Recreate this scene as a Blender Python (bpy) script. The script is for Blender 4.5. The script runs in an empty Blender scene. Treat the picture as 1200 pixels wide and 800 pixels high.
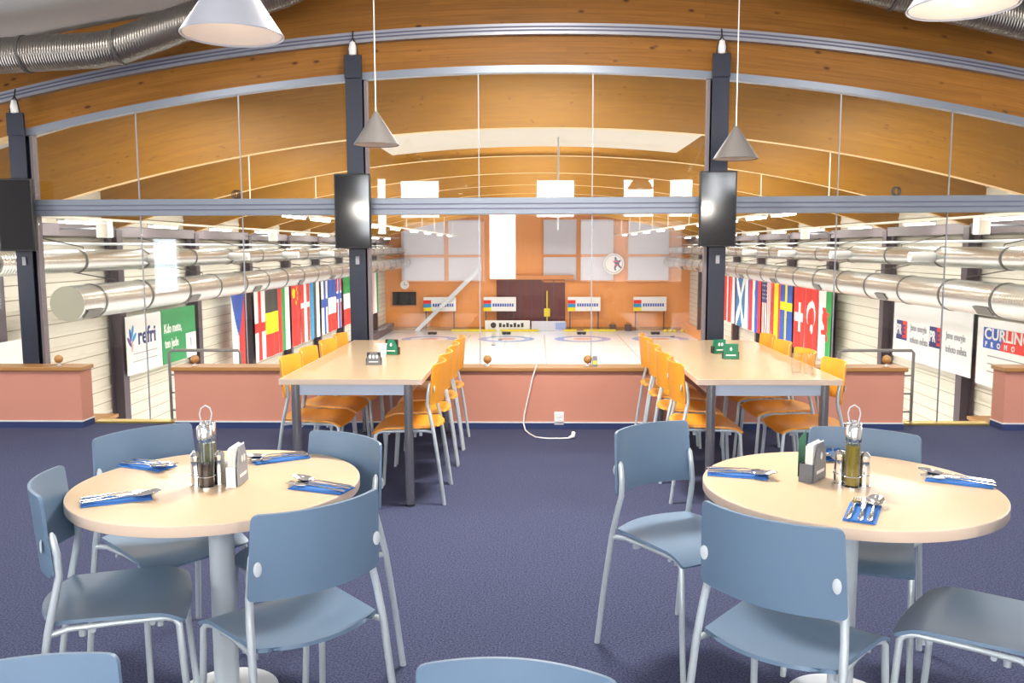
import bpy, bmesh, math, random
from mathutils import Vector, Matrix
random.seed(7)
PI = math.pi
scene = bpy.context.scene
col = scene.collection

# ------------------------------------------------------------------ materials
def new_mat(name):
    m = bpy.data.materials.new(name); m.use_nodes = True
    nt = m.node_tree; b = nt.nodes['Principled BSDF']
    return m, nt, b

def mat(name, rgb, rough=0.5, metal=0.0, spec=0.5, var=0.0, scale=8.0, bump=0.0, bscale=60.0, stretch=None, coat=0.0):
    m, nt, b = new_mat(name)
    N, L = nt.nodes, nt.links
    b.inputs['Base Color'].default_value = (*rgb, 1)
    b.inputs['Roughness'].default_value = rough
    b.inputs['Metallic'].default_value = metal
    b.inputs['Specular IOR Level'].default_value = spec
    if coat: b.inputs['Coat Weight'].default_value = coat; b.inputs['Coat Roughness'].default_value = 0.15
    tc = N.new('ShaderNodeTexCoord'); src = tc.outputs['Object']
    if stretch:
        mp = N.new('ShaderNodeMapping'); mp.inputs['Scale'].default_value = stretch
        L.new(src, mp.inputs['Vector']); src = mp.outputs['Vector']
    if var:
        n = N.new('ShaderNodeTexNoise'); n.inputs['Scale'].default_value = scale; n.inputs['Detail'].default_value = 4
        L.new(src, n.inputs['Vector'])
        r = N.new('ShaderNodeMix'); r.data_type = 'RGBA'
        r.inputs['A'].default_value = (*[c * (1 - var) for c in rgb], 1)
        r.inputs['B'].default_value = (*[min(1, c * (1 + var)) for c in rgb], 1)
        L.new(n.outputs['Fac'], r.inputs['Factor']); L.new(r.outputs['Result'], b.inputs['Base Color'])
    if bump:
        n2 = N.new('ShaderNodeTexNoise'); n2.inputs['Scale'].default_value = bscale; n2.inputs['Detail'].default_value = 3
        L.new(src, n2.inputs['Vector'])
        bp = N.new('ShaderNodeBump'); bp.inputs['Strength'].default_value = bump; bp.inputs['Distance'].default_value = 0.01
        L.new(n2.outputs['Fac'], bp.inputs['Height']); L.new(bp.outputs['Normal'], b.inputs['Normal'])
    return m

def emit(name, rgb, s):
    m, nt, b = new_mat(name)
    b.inputs['Base Color'].default_value = (0.8, 0.8, 0.8, 1)
    b.inputs['Emission Color'].default_value = (*rgb, 1)
    b.inputs['Emission Strength'].default_value = s
    return m

def glass_mat(name, tint=(1, 1, 1), ior=1.6, gain=1.0, cap=1.0):
    m, nt, b = new_mat(name); N, L = nt.nodes, nt.links
    N.remove(b); out = N['Material Output']
    tr = N.new('ShaderNodeBsdfTransparent'); tr.inputs['Color'].default_value = (*tint, 1)
    gl = N.new('ShaderNodeBsdfGlossy'); gl.inputs['Roughness'].default_value = 0.0
    fr = N.new('ShaderNodeFresnel'); fr.inputs['IOR'].default_value = ior
    ge = N.new('ShaderNodeNewGeometry')
    inv = N.new('ShaderNodeMath'); inv.operation = 'SUBTRACT'; inv.inputs[0].default_value = gain
    L.new(ge.outputs['Backfacing'], inv.inputs[1])
    mu = N.new('ShaderNodeMath'); mu.operation = 'MULTIPLY'; mu.use_clamp = True
    mn = N.new('ShaderNodeMath'); mn.operation = 'MINIMUM'; mn.inputs[1].default_value = cap
    L.new(fr.outputs['Fac'], mn.inputs[0]); L.new(mn.outputs[0], mu.inputs[0]); L.new(inv.outputs[0], mu.inputs[1])
    mx = N.new('ShaderNodeMixShader')
    L.new(mu.outputs[0], mx.inputs['Fac']); L.new(tr.outputs[0], mx.inputs[1]); L.new(gl.outputs[0], mx.inputs[2])
    L.new(mx.outputs[0], out.inputs['Surface'])
    return m

def glulam(name, base, dark):
    """laminated timber: boards along U, knots and grain"""
    m, nt, b = new_mat(name); N, L = nt.nodes, nt.links
    uv = N.new('ShaderNodeUVMap'); uv.uv_map = 'UVMap'
    br = N.new('ShaderNodeTexBrick')
    br.inputs['Color1'].default_value = (*base, 1); br.inputs['Color2'].default_value = (*[c * 0.86 for c in base], 1)
    br.inputs['Mortar'].default_value = (*[c * 0.72 for c in base], 1)
    br.inputs['Scale'].default_value = 1.0; br.inputs['Mortar Size'].default_value = 0.0016
    br.inputs['Brick Width'].default_value = 2.3; br.inputs['Row Height'].default_value = 0.045
    L.new(uv.outputs['UV'], br.inputs['Vector'])
    mp = N.new('ShaderNodeMapping'); mp.inputs['Scale'].default_value = (1.2, 26, 1); L.new(uv.outputs['UV'], mp.inputs['Vector'])
    no = N.new('ShaderNodeTexNoise'); no.inputs['Scale'].default_value = 2.0; no.inputs['Detail'].default_value = 5
    L.new(mp.outputs['Vector'], no.inputs['Vector'])
    cr = N.new('ShaderNodeValToRGB'); cr.color_ramp.elements[0].position = 0.3; cr.color_ramp.elements[1].position = 0.75
    cr.color_ramp.elements[0].color = (0.75, 0.72, 0.68, 1); cr.color_ramp.elements[1].color = (1.12, 1.1, 1.05, 1)
    L.new(no.outputs['Fac'], cr.inputs['Fac'])
    mu = N.new('ShaderNodeMix'); mu.data_type = 'RGBA'; mu.blend_type = 'MULTIPLY'; mu.inputs['Factor'].default_value = 0.8
    L.new(br.outputs['Color'], mu.inputs['A']); L.new(cr.outputs['Color'], mu.inputs['B'])
    mp2 = N.new('ShaderNodeMapping'); mp2.inputs['Scale'].default_value = (4.2, 9.0, 1); L.new(uv.outputs['UV'], mp2.inputs['Vector'])
    vo = N.new('ShaderNodeTexVoronoi'); vo.inputs['Scale'].default_value = 0.9; L.new(mp2.outputs['Vector'], vo.inputs['Vector'])
    kr = N.new('ShaderNodeValToRGB'); kr.color_ramp.elements[0].position = 0.05; kr.color_ramp.elements[1].position = 0.14
    kr.color_ramp.elements[0].color = (1, 1, 1, 1); kr.color_ramp.elements[1].color = (0, 0, 0, 1)
    L.new(vo.outputs['Distance'], kr.inputs['Fac'])
    mk = N.new('ShaderNodeMix'); mk.data_type = 'RGBA'
    mk.inputs['B'].default_value = (*dark, 1)
    L.new(kr.outputs['Color'], mk.inputs['Factor']); L.new(mu.outputs['Result'], mk.inputs['A'])
    L.new(mk.outputs['Result'], b.inputs['Base Color'])
    b.inputs['Roughness'].default_value = 0.5; b.inputs['Specular IOR Level'].default_value = 0.25
    return m

def carpet_mat():
    m, nt, b = new_mat('carpet_navy'); N, L = nt.nodes, nt.links
    tc = N.new('ShaderNodeTexCoord')
    n = N.new('ShaderNodeTexNoise'); n.inputs['Scale'].default_value = 130; n.inputs['Detail'].default_value = 5; n.inputs['Roughness'].default_value = 0.7
    L.new(tc.outputs['Object'], n.inputs['Vector'])
    cr = N.new('ShaderNodeValToRGB'); e = cr.color_ramp.elements
    e[0].position = 0.36; e[0].color = (0.016, 0.019, 0.042, 1); e[1].position = 0.68; e[1].color = (0.100, 0.112, 0.205, 1)
    L.new(n.outputs['Fac'], cr.inputs['Fac'])
    n2 = N.new('ShaderNodeTexNoise'); n2.inputs['Scale'].default_value = 1.6; L.new(tc.outputs['Object'], n2.inputs['Vector'])
    mx = N.new('ShaderNodeMix'); mx.data_type = 'RGBA'; mx.blend_type = 'MULTIPLY'; mx.inputs['Factor'].default_value = 0.35
    L.new(cr.outputs['Color'], mx.inputs['A']); L.new(n2.outputs['Color'], mx.inputs['B'])
    L.new(cr.outputs['Color'], b.inputs['Base Color'])
    b.inputs['Roughness'].default_value = 0.95; b.inputs['Specular IOR Level'].default_value = 0.15
    bp = N.new('ShaderNodeBump'); bp.inputs['Strength'].default_value = 0.5; bp.inputs['Distance'].default_value = 0.006
    L.new(n.outputs['Fac'], bp.inputs['Height']); L.new(bp.outputs['Normal'], b.inputs['Normal'])
    return m

def duct_mat(name, rgb, axis, rough=0.28):
    m, nt, b = new_mat(name); N, L = nt.nodes, nt.links
    b.inputs['Base Color'].default_value = (*rgb, 1); b.inputs['Metallic'].default_value = 0.9; b.inputs['Roughness'].default_value = rough
    tc = N.new('ShaderNodeTexCoord'); w = N.new('ShaderNodeTexWave'); w.bands_direction = axis
    w.inputs['Scale'].default_value = 3.4 if axis == 'Y' else 15; w.inputs['Distortion'].default_value = 0.0
    L.new(tc.outputs['Object'], w.inputs['Vector'])
    bp = N.new('ShaderNodeBump'); bp.inputs['Strength'].default_value = 0.35; bp.inputs['Distance'].default_value = 0.01
    L.new(w.outputs['Fac'], bp.inputs['Height']); L.new(bp.outputs['Normal'], b.inputs['Normal'])
    return m

M = {}
M['blue'] = mat('slate_blue_plastic', (0.140, 0.215, 0.315), 0.40, spec=0.5, bump=0.05, bscale=400)
M['orange'] = mat('orange_stained_plywood', (0.86, 0.35, 0.03), 0.36, var=0.10, scale=5, stretch=(2, 14, 2))
M['tube'] = mat('silver_painted_tube', (0.56, 0.62, 0.66), 0.30, 0.25)
M['cap'] = mat('pale_grey_cap', (0.62, 0.66, 0.70), 0.4)
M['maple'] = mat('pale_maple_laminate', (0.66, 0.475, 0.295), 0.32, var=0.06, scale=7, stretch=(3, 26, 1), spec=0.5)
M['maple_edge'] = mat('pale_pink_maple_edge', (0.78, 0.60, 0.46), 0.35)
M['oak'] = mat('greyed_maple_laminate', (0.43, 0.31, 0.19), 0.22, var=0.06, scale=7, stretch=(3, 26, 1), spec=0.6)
M['steel_leg'] = mat('brushed_steel_leg', (0.42, 0.40, 0.38), 0.25, 0.9)
M['silver_col'] = mat('pale_silver_column_paint', (0.58, 0.64, 0.69), 0.32, 0.1)
M['apron'] = mat('pale_grey_blue_rail_paint', (0.50, 0.56, 0.66), 0.4, 0.2)
M['chrome'] = mat('polished_chrome', (0.82, 0.82, 0.82), 0.08, 1.0)
M['cutlery'] = mat('polished_cutlery_steel', (0.78, 0.76, 0.74), 0.14, 1.0)
M['napkin'] = mat('blue_paper_napkin', (0.05, 0.20, 0.60), 0.85, bump=0.1, bscale=90)
M['black'] = mat('black_plastic', (0.012, 0.012, 0.014), 0.4)
M['screen'] = mat('black_glossy_screen', (0.008, 0.008, 0.011), 0.08, spec=0.5)
M['colpaint'] = mat('blue_black_steel_paint', (0.010, 0.014, 0.030), 0.38, bump=0.04, bscale=120)
M['hallcol'] = mat('dark_aubergine_steel_paint', (0.085, 0.062, 0.08), 0.45)
M['girder'] = mat('purple_grey_steel_paint', (0.20, 0.17, 0.19), 0.5)
M['alu'] = mat('grey_aluminium_profile', (0.20, 0.225, 0.27), 0.38, 0.4)
M['alu_light'] = mat('pale_aluminium_track', (0.33, 0.34, 0.38), 0.38, 0.4)
M['alu_dark'] = mat('dark_track_groove', (0.10, 0.10, 0.17), 0.5)
M['glass'] = glass_mat('partition_glass', (0.985, 0.99, 0.985), 1.5, 1.15)
M['clear'] = glass_mat('clear_bottle_glass', (0.95, 0.97, 0.96), 1.5, 1.5, .45)
M['tumbler'] = glass_mat('tumbler_glass', (0.97, 0.98, 0.99), 1.5, 1.5, .35)
M['oil'] = mat('golden_olive_oil', (0.24, 0.17, 0.0), 0.15, spec=0.6)
M['vinegar'] = mat('dark_vinegar', (0.03, 0.008, 0.006), 0.15, spec=0.6)
M['white'] = mat('white_plastic', (0.80, 0.80, 0.79), 0.4)
M['paper'] = mat('white_paper_stack', (0.82, 0.81, 0.78), 0.8)
M['greyholder'] = mat('grey_plastic_holder', (0.13, 0.14, 0.16), 0.4)
M['green'] = mat('dark_green_card', (0.01, 0.17, 0.09), 0.5)
M['terracotta'] = mat('terracotta_pink_wall_paint', (0.52, 0.225, 0.16), 0.8, var=0.03, scale=3, bump=0.08, bscale=200)
M['capwood'] = mat('honey_brown_wood_cap', (0.36, 0.17, 0.05), 0.4, var=0.15, scale=4, stretch=(1, 12, 8))
M['ballwood'] = mat('turned_brown_wood_ball', (0.40, 0.20, 0.06), 0.4, var=0.2, scale=30)
M['navybase'] = mat('navy_carpet_skirting', (0.02, 0.035, 0.12), 0.85)
M['brass'] = mat('brass_edge_strip', (0.62, 0.46, 0.12), 0.3, 0.8)
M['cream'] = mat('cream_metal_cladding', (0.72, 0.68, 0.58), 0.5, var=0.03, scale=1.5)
M['joint'] = mat('tan_cladding_rib_shade', (0.36, 0.31, 0.22), 0.6)  # shade under the cladding ribs, put into the colour
M['roomwall'] = mat('warm_white_room_wall', (0.72, 0.68, 0.62), 0.8, var=0.02)
M['ceil'] = mat('white_ceiling_paint', (0.86, 0.86, 0.84), 0.8)
M['ceilp'] = mat('off_white_ceiling_panel', (0.60, 0.54, 0.46), 0.7)
M['ice'] = mat('white_curling_ice', (0.84, 0.85, 0.86), 0.16, spec=0.5, var=0.01, scale=3, bump=0.03, bscale=40)
M['ringblue'] = mat('pale_blue_ring_under_ice', (0.34, 0.42, 0.72), 0.2)
M['ringred'] = mat('pale_red_ring_under_ice', (0.80, 0.42, 0.34), 0.2)
M['iceline'] = mat('grey_line_under_ice', (0.50, 0.50, 0.50), 0.25)
M['orangewall'] = mat('orange_wood_panelling', (0.80, 0.32, 0.09), 0.5, var=0.08, scale=2, stretch=(6, 1, 0.4))
M['maroon'] = mat('dark_maroon_panelling', (0.13, 0.025, 0.022), 0.4, var=0.25, scale=3)
M['blind'] = mat('grey_white_blind', (0.62, 0.62, 0.70), 0.6)
M['winframe'] = mat('orange_window_frame', (0.62, 0.24, 0.07), 0.5)
M['duct'] = duct_mat('galvanised_duct', (0.58, 0.60, 0.58), 'Y', 0.26)
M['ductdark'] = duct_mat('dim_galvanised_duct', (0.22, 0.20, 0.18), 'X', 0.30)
M['ring'] = mat('dark_duct_strap', (0.13, 0.12, 0.11), 0.4, 0.6)
M['grille'] = mat('dark_grille', (0.12, 0.11, 0.10), 0.5, 0.4)
M['lampshade'] = mat('white_lacquered_shade', (0.50, 0.51, 0.56), 0.35)
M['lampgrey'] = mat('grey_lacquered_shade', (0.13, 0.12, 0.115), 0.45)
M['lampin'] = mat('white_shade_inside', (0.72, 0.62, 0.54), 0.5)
M['tubelight'] = emit('fluorescent_tube', (1, 0.97, 0.88), 22)
M['bulb'] = emit('bright_bulb', (1, 0.93, 0.82), 9)
M['bulbdim'] = emit('small_bulb', (1, 0.93, 0.82), 3)
M['curtain'] = emit('sunlit_sheer_curtain', (1, .92, .88), 2.6)
M['side_fill'] = emit('side_fill_glow', (0.95, 0.97, 1.0), 3.2)  # glow of the two added side wall panels
M['bluelight'] = emit('blue_daylight_pane', (0.72, 0.88, 1.0), 11)
M['daylight'] = emit('daylight_window_pane', (0.93, 0.97, 1.0), 15)
M['glu'] = glulam('orange_glulam', (0.335, 0.138, 0.020), (0.08, 0.025, 0.006))
M['glu2'] = glulam('golden_glulam', (0.335, 0.155, 0.016), (0.11, 0.04, 0.008))
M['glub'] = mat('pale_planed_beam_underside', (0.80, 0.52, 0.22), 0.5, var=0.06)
M['rail'] = mat('grey_brown_rail_paint', (0.26, 0.24, 0.23), 0.5)
M['yellow'] = mat('yellow_foam', (0.75, 0.60, 0.03), 0.6)
M['rubber'] = mat('black_rubber', (0.02, 0.02, 0.02), 0.8)
PAL = dict(w=(0.80, 0.80, 0.78), r=(0.72, 0.03, 0.02), b=(0.03, 0.09, 0.42), k=(0.05, 0.045, 0.04), y=(0.85, 0.68, 0.0),
           g=(0.02, 0.30, 0.06), c=(0.03, 0.28, 0.55), s=(0.03, 0.16, 0.36), v=(0.16, 0.08, 0.25), p=(0.75, 0.45, 0.42), n=(0.025, 0.03, 0.15), t=(0.0, 0.22, 0.10))
for k, c in PAL.items(): M['p_' + k] = mat('dyed_cloth_' + {'w': 'white', 'r': 'red', 'b': 'blue', 'k': 'black', 'y': 'yellow', 'g': 'green', 'c': 'cyan_blue', 's': 'saltire_blue', 'v': 'violet', 'p': 'pale_red', 'n': 'navy', 't': 'teal'}[k], c, 0.7)
M['bannerwhite'] = mat('white_banner_vinyl', (0.80, 0.79, 0.77), 0.5)
M['bannergreen'] = mat('green_banner_vinyl', (0.02, 0.30, 0.09), 0.5)
M['inkgrey'] = mat('grey_banner_ink', (0.30, 0.30, 0.33), 0.6)

# ------------------------------------------------------------------ mesh builder
class MB:
    def __init__(s): s.v, s.f, s.mi, s.uv = [], [], [], None
    def add(s, verts, faces, mi=0):
        o = len(s.v); s.v += [tuple(p) for p in verts]
        s.f += [tuple(i + o for i in f) for f in faces]; s.mi += [mi] * len(faces); return s
    def box(s, c, d, R=None, mi=0):
        vs = []
        for x in (-.5, .5):
            for y in (-.5, .5):
                for z in (-.5, .5):
                    p = Vector((x * d[0], y * d[1], z * d[2]))
                    if R: p = R @ p
                    vs.append(p + Vector(c))
        return s.add(vs, [(0, 1, 3, 2), (4, 6, 7, 5), (0, 4, 5, 1), (2, 3, 7, 6), (0, 2, 6, 4), (1, 5, 7, 3)], mi)
    def bb(s, x0, x1, y0, y1, z0, z1, mi=0): return s.box(((x0+x1)/2, (y0+y1)/2, (z0+z1)/2), (x1-x0, y1-y0, z1-z0), None, mi)
    def tube(s, path, r, n=10, mi=0, flat=1.0):
        P = [Vector(p) for p in path]; k = len(P); rs = r if isinstance(r, (list, tuple)) else [r] * k
        T = []
        for i in range(k):
            t = (P[min(i+1, k-1)] - P[max(i-1, 0)]); T.append(t.normalized())
        up = Vector((0, 0, 1)) if abs(T[0].z) < .9 else Vector((1, 0, 0))
        a = T[0].cross(up).normalized(); vs = []
        for i in range(k):
            a = (a - T[i] * a.dot(T[i])).normalized(); b = T[i].cross(a)
            for j in range(n):
                q = 2 * PI * j / n
                vs.append(P[i] + a * math.cos(q) * rs[i] + b * math.sin(q) * rs[i] * flat)
        fs = [(i*n + j, i*n + (j+1) % n, (i+1)*n + (j+1) % n, (i+1)*n + j) for i in range(k-1) for j in range(n)]
        fs += [tuple(range(n-1, -1, -1)), tuple(range((k-1)*n, k*n))]
        return s.add(vs, fs, mi)
    def lathe(s, prof, n=28, c=(0, 0, 0), mi=0, R=None, closed=False):
        vs, fs = [], []
        for (r, z) in prof:
            for j in range(n):
                q = 2 * PI * j / n; p = Vector((r * math.cos(q), r * math.sin(q), z))
                if R: p = R @ p
                vs.append(p + Vector(c))
        k = len(prof)
        for i in range(k - 1 + (1 if closed else 0)):
            i2 = (i + 1) % k
            for j in range(n): fs.append((i*n + j, i*n + (j+1) % n, i2*n + (j+1) % n, i2*n + j))
        if not closed: fs += [tuple(range(n-1, -1, -1)), tuple(range((k-1)*n, k*n))]
        return s.add(vs, fs, mi)
    def prism(s, poly, mapf, d0, d1, mi=0):
        """extrude a 2-D outline: mapf(a, b, d) -> point"""
        n = len(poly); vs = [mapf(a, b, d0) for a, b in poly] + [mapf(a, b, d1) for a, b in poly]
        fs = [tuple(range(n-1, -1, -1)), tuple(range(n, 2*n))] + [(i, (i+1) % n, n + (i+1) % n, n + i) for i in range(n)]
        return s.add(vs, fs, mi)
    def shell(s, fn, nu, nv, th, mi=None):
        """closed sheet of thickness th over fn(u, v), u, v in 0..1; mi(u, v) -> material index"""
        G = [[Vector(fn(i/nu, j/nv)) for j in range(nv+1)] for i in range(nu+1)]
        def nrm(i, j):
            a = G[min(i+1, nu)][j] - G[max(i-1, 0)][j]; b = G[i][min(j+1, nv)] - G[i][max(j-1, 0)]
            n = a.cross(b); return n.normalized() if n.length > 1e-12 else Vector((0, 0, 1))
        top, bot = [], []
        for i in range(nu+1):
            for j in range(nv+1):
                n = nrm(i, j) * th / 2; top.append(G[i][j] + n); bot.append(G[i][j] - n)
        K = (nu+1) * (nv+1); ix = lambda i, j: i * (nv+1) + j; o = len(s.v)
        s.v += [tuple(p) for p in top + bot]
        def q(f, m): s.f.append(tuple(x + o for x in f)); s.mi.append(m)
        for i in range(nu):
            for j in range(nv):
                m = mi((i+.5)/nu, (j+.5)/nv) if mi else 0
                q((ix(i, j), ix(i+1, j), ix(i+1, j+1), ix(i, j+1)), m)
                q((K+ix(i, j), K+ix(i, j+1), K+ix(i+1, j+1), K+ix(i+1, j)), m)
        for i in range(nu):
            q((ix(i, 0), K+ix(i, 0), K+ix(i+1, 0), ix(i+1, 0)), mi((i+.5)/nu, 0.01) if mi else 0)
            q((ix(i, nv), ix(i+1, nv), K+ix(i+1, nv), K+ix(i, nv)), mi((i+.5)/nu, .99) if mi else 0)
        for j in range(nv):
            q((ix(0, j), ix(0, j+1), K+ix(0, j+1), K+ix(0, j)), mi(.01, (j+.5)/nv) if mi else 0)
            q((ix(nu, j), K+ix(nu, j), K+ix(nu, j+1), ix(nu, j+1)), mi(.99, (j+.5)/nv) if mi else 0)
        return s
    def build(s, name, mats, parent=None, bevel=0, smooth=True, uvf=None, angle=35):
        me = bpy.data.meshes.new(name); me.from_pydata(s.v, [], s.f)
        for mm in (mats if isinstance(mats, (list, tuple)) else [mats]): me.materials.append(M[mm])
        for p, i in zip(me.polygons, s.mi): p.material_index = i
        bm = bmesh.new(); bm.from_mesh(me); bmesh.ops.recalc_face_normals(bm, faces=bm.faces); bm.to_mesh(me); bm.free()
        if uvf:
            ul = me.uv_layers.new(name='UVMap')
            for lp in me.loops: ul.data[lp.index].uv = uvf(me.vertices[lp.vertex_index].co)
        if smooth:
            me.polygons.foreach_set('use_smooth', [True] * len(me.polygons)); me.set_sharp_from_angle(angle=math.radians(angle))
        o = bpy.data.objects.new(name, me); col.objects.link(o)
        if parent: o.parent = parent
        if bevel:
            b = o.modifiers.new('edge', 'BEVEL'); b.width = bevel; b.segments = 2; b.limit_method = 'ANGLE'; b.angle_limit = math.radians(40)
        return o

def tag(o, label, cat, group=None, kind=None):
    o['label'] = label; o['category'] = cat
    if group: o['group'] = group
    if kind: o['kind'] = kind
    return o
def struct(o, label, cat='structure'):
    o['kind'] = 'structure'; o['label'] = label; o['category'] = cat; return o
def thing(name, label, cat, loc=(0, 0, 0), rz=0.0, group=None):
    o = bpy.data.objects.new(name, None); o.empty_display_size = 0.1; col.objects.link(o)
    o.location = loc; o.rotation_euler = (0, 0, rz); return tag(o, label, cat, group)
def copy_tree(o, parent=None):
    c = o.copy(); col.objects.link(c)
    if parent: c.parent = parent
    for ch in list(o.children): copy_tree(ch, c)
    return c
def again(o, loc, rz, label, group=None):
    c = copy_tree(o); c.location = loc; c.rotation_euler = (0, 0, rz); c['label'] = label
    if group: c['group'] = group
    return c
def text_mesh(body, size, mapf, mats, name, parent, sx=1.0, bold=False, depth=0.004, spacing=1.0):
    cu = bpy.data.curves.new('lettering', 'FONT'); cu.body = body; cu.size = size; cu.extrude = depth; cu.space_character = spacing
    if bold: cu.offset = size * 0.02
    cu.resolution_u = 3
    t = bpy.data.objects.new('lettering', cu); col.objects.link(t)
    dg = bpy.context.evaluated_depsgraph_get(); me = bpy.data.meshes.new_from_object(t.evaluated_get(dg))
    bpy.data.objects.remove(t)
    me.name = name
    for v in me.vertices: v.co = Vector(mapf(v.co.x * sx, v.co.y, v.co.z + depth))
    me.materials.clear(); me.materials.append(M[mats])
    o = bpy.data.objects.new(name, me); col.objects.link(o); o.parent = parent
    return o

# ------------------------------------------------------------------ the setting: mezzanine room
ZI = -4.42            # ice level
XH = 10.9             # hall half width
YG = 7.42             # glass partition
XR = 6.5              # room half width
YB = -3.5             # wall behind the camera
YF = 61.8             # far wall

def arch(x, z0, R, x0=0.0): return z0 - (x - x0) ** 2 / (2 * R)
def arch_slab(xa, xb, y0, y1, zb, zt, n=48):
    """solid between two curves zb(x) and zt(x)"""
    m = MB(); vs = []; fs = []
    for i in range(n + 1):
        x = xa + (xb - xa) * i / n
        vs += [(x, y0, zb(x)), (x, y1, zb(x)), (x, y1, zt(x)), (x, y0, zt(x))]
    mi = []
    for i in range(n):
        a = i * 4; b = a + 4
        for k in range(4):
            fs.append((a + k, b + k, b + (k+1) % 4, a + (k+1) % 4)); mi.append(1 if k == 0 else 0)
    fs += [(0, 1, 2, 3), (n*4 + 3, n*4 + 2, n*4 + 1, n*4)]; mi += [0, 0]
    m.v = vs; m.f = fs; m.mi = mi; return m

struct(MB().bb(-XR, XR, YB, YG + .05, -0.25, 0).build('floor', 'carpet_l' if 0 else 'navybase', smooth=False), 'navy blue flecked carpet floor of the mezzanine', 'floor')
M['carpet'] = carpet_mat(); bpy.data.objects['floor'].data.materials[0] = M['carpet']
for sx, nm in ((-1, 'left'), (1, 'right')):
    m = MB()
    m.bb(min(sx*XR, sx*(XR + .2)), max(sx*XR, sx*(XR + .2)), YB, YG + .05, -0.25, 4)
    struct(m.build('wall_' + nm, 'roomwall', smooth=False), nm + ' side wall of the mezzanine room', 'wall')
def room_window(n, c, w, h, axis, label, pane='daylight'):
    m = MB(); t = .06
    def B(a0, a1, z0, z1, th=.05):
        if axis == 'Y': m.bb(c[0] + a0, c[0] + a1, c[1] - th, c[1] + th, c[2] + z0, c[2] + z1)
        else: m.bb(c[0] - th, c[0] + th, c[1] + a0, c[1] + a1, c[2] + z0, c[2] + z1)
    B(-w/2 - t, -w/2, -h/2 - t, h/2 + t); B(w/2, w/2 + t, -h/2 - t, h/2 + t); B(-w/2, w/2, -h/2 - t, -h/2); B(-w/2, w/2, h/2, h/2 + t)
    f = struct(m.build('window_%d' % n, 'white', smooth=False), label, 'window')
    p = MB()
    if axis == 'Y': p.bb(c[0] - w/2, c[0] + w/2, c[1] - .01, c[1] + .01, c[2] - h/2, c[2] + h/2)
    else: p.bb(c[0] - .01, c[0] + .01, c[1] - w/2, c[1] + w/2, c[2] - h/2, c[2] + h/2)
    p.build('pane', pane, f, smooth=False); return f
room_window(1, (-XR + .04, 0, 1.22), 1.0, .92, 'X', 'small window in the left wall of the room', 'bluelight')
room_window(20, (-XR + .04, 5.75, 1.7), 2.2, 1.8, 'X', 'large framed fill light added in the left wall close to the glass partition', 'side_fill')  # unseen glowing panel added to light the room from the left
room_window(21, (XR - .04, 5.75, 1.7), 2.2, 1.8, 'X', 'large framed fill light added in the right wall close to the glass partition', 'side_fill')  # matching added panel, lights the room from the right
back_wins = [(-2.45, 2.52, .8, .76), (-.72, 1.54, .55, 1.38), (.39, 2.52, .78, .76), (2.12, 2.52, .62, .76), (3.0, 2.52, .46, .76), (-3.4, 2.37, .45, 1.15), (3.62, 2.72, .24, .55), (3.95, 2.83, .22, .3)]
curtain_wins = [(-1.95, 1.42, 1.7, 1.25), (1.98, 1.42, 2.1, 1.25)]
struct(MB().bb(-XR - .2, XR + .2, YB - .2, YB, -.25, 4).build('wall_back', 'roomwall', smooth=False), 'rear wall of the mezzanine room', 'wall')
for i, (x, z, w, h) in enumerate(back_wins):
    room_window(2 + i, (x, YB + .06, z), w, h, 'Y', 'daylit window number %d in the rear wall' % (i + 1))
for i, (x, z, w, h) in enumerate(curtain_wins):
    room_window(15 + i, (x, YB + .06, z), w, h, 'Y', 'curtained window, %s of two in the rear wall' % ('left', 'right')[i], 'curtain')
struct(arch_slab(-XR - .2, XR + .2, YB - .2, YG + .3, lambda x: arch(x, 3.74, 24), lambda x: arch(x, 3.9, 24)).build('ceiling', ['ceil', 'ceil']), 'white vaulted ceiling above the mezzanine tables', 'ceiling')

# front beam with its curtain track and glazing frame
RA = 18.5
za = lambda x: arch(x, 3.03, RA, -.1)
uvA = lambda c: (c.x + 40, c.z + (c.x + .1) ** 2 / (2 * 19))
struct(arch_slab(-XR, XR, YG + .05, YG + .25, lambda x: za(x) - .0, lambda x: arch(x, 3.72, 22)).build('roof_beam', ['glu', 'glub'], uvf=uvA), 'nearest orange laminated arch beam over the glass partition', 'beam')
struct(arch_slab(-4.37, 4.52, YG - .03, YG + .045, lambda x: za(x) - .058, lambda x: za(x)).build('trim_1', ['alu', 'alu']), 'curved grey aluminium frame along the foot of the nearest beam', 'trim')
tr = struct(arch_slab(-XR, XR, YG - .01, YG + .05, lambda x: arch(x, 3.285, 20), lambda x: arch(x, 3.372, 20)).build('trim_2', ['alu_light', 'alu_light']), 'pale grey grooved curtain track curving along the nearest beam', 'trim')
for k in range(2):
    arch_slab(-XR, XR, YG - .014, YG + .02, lambda x: arch(x, 3.310 + .028*k, 20), lambda x: arch(x, 3.322 + .028*k, 20)).build('groove', ['alu_dark', 'alu_dark'], tr)

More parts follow.
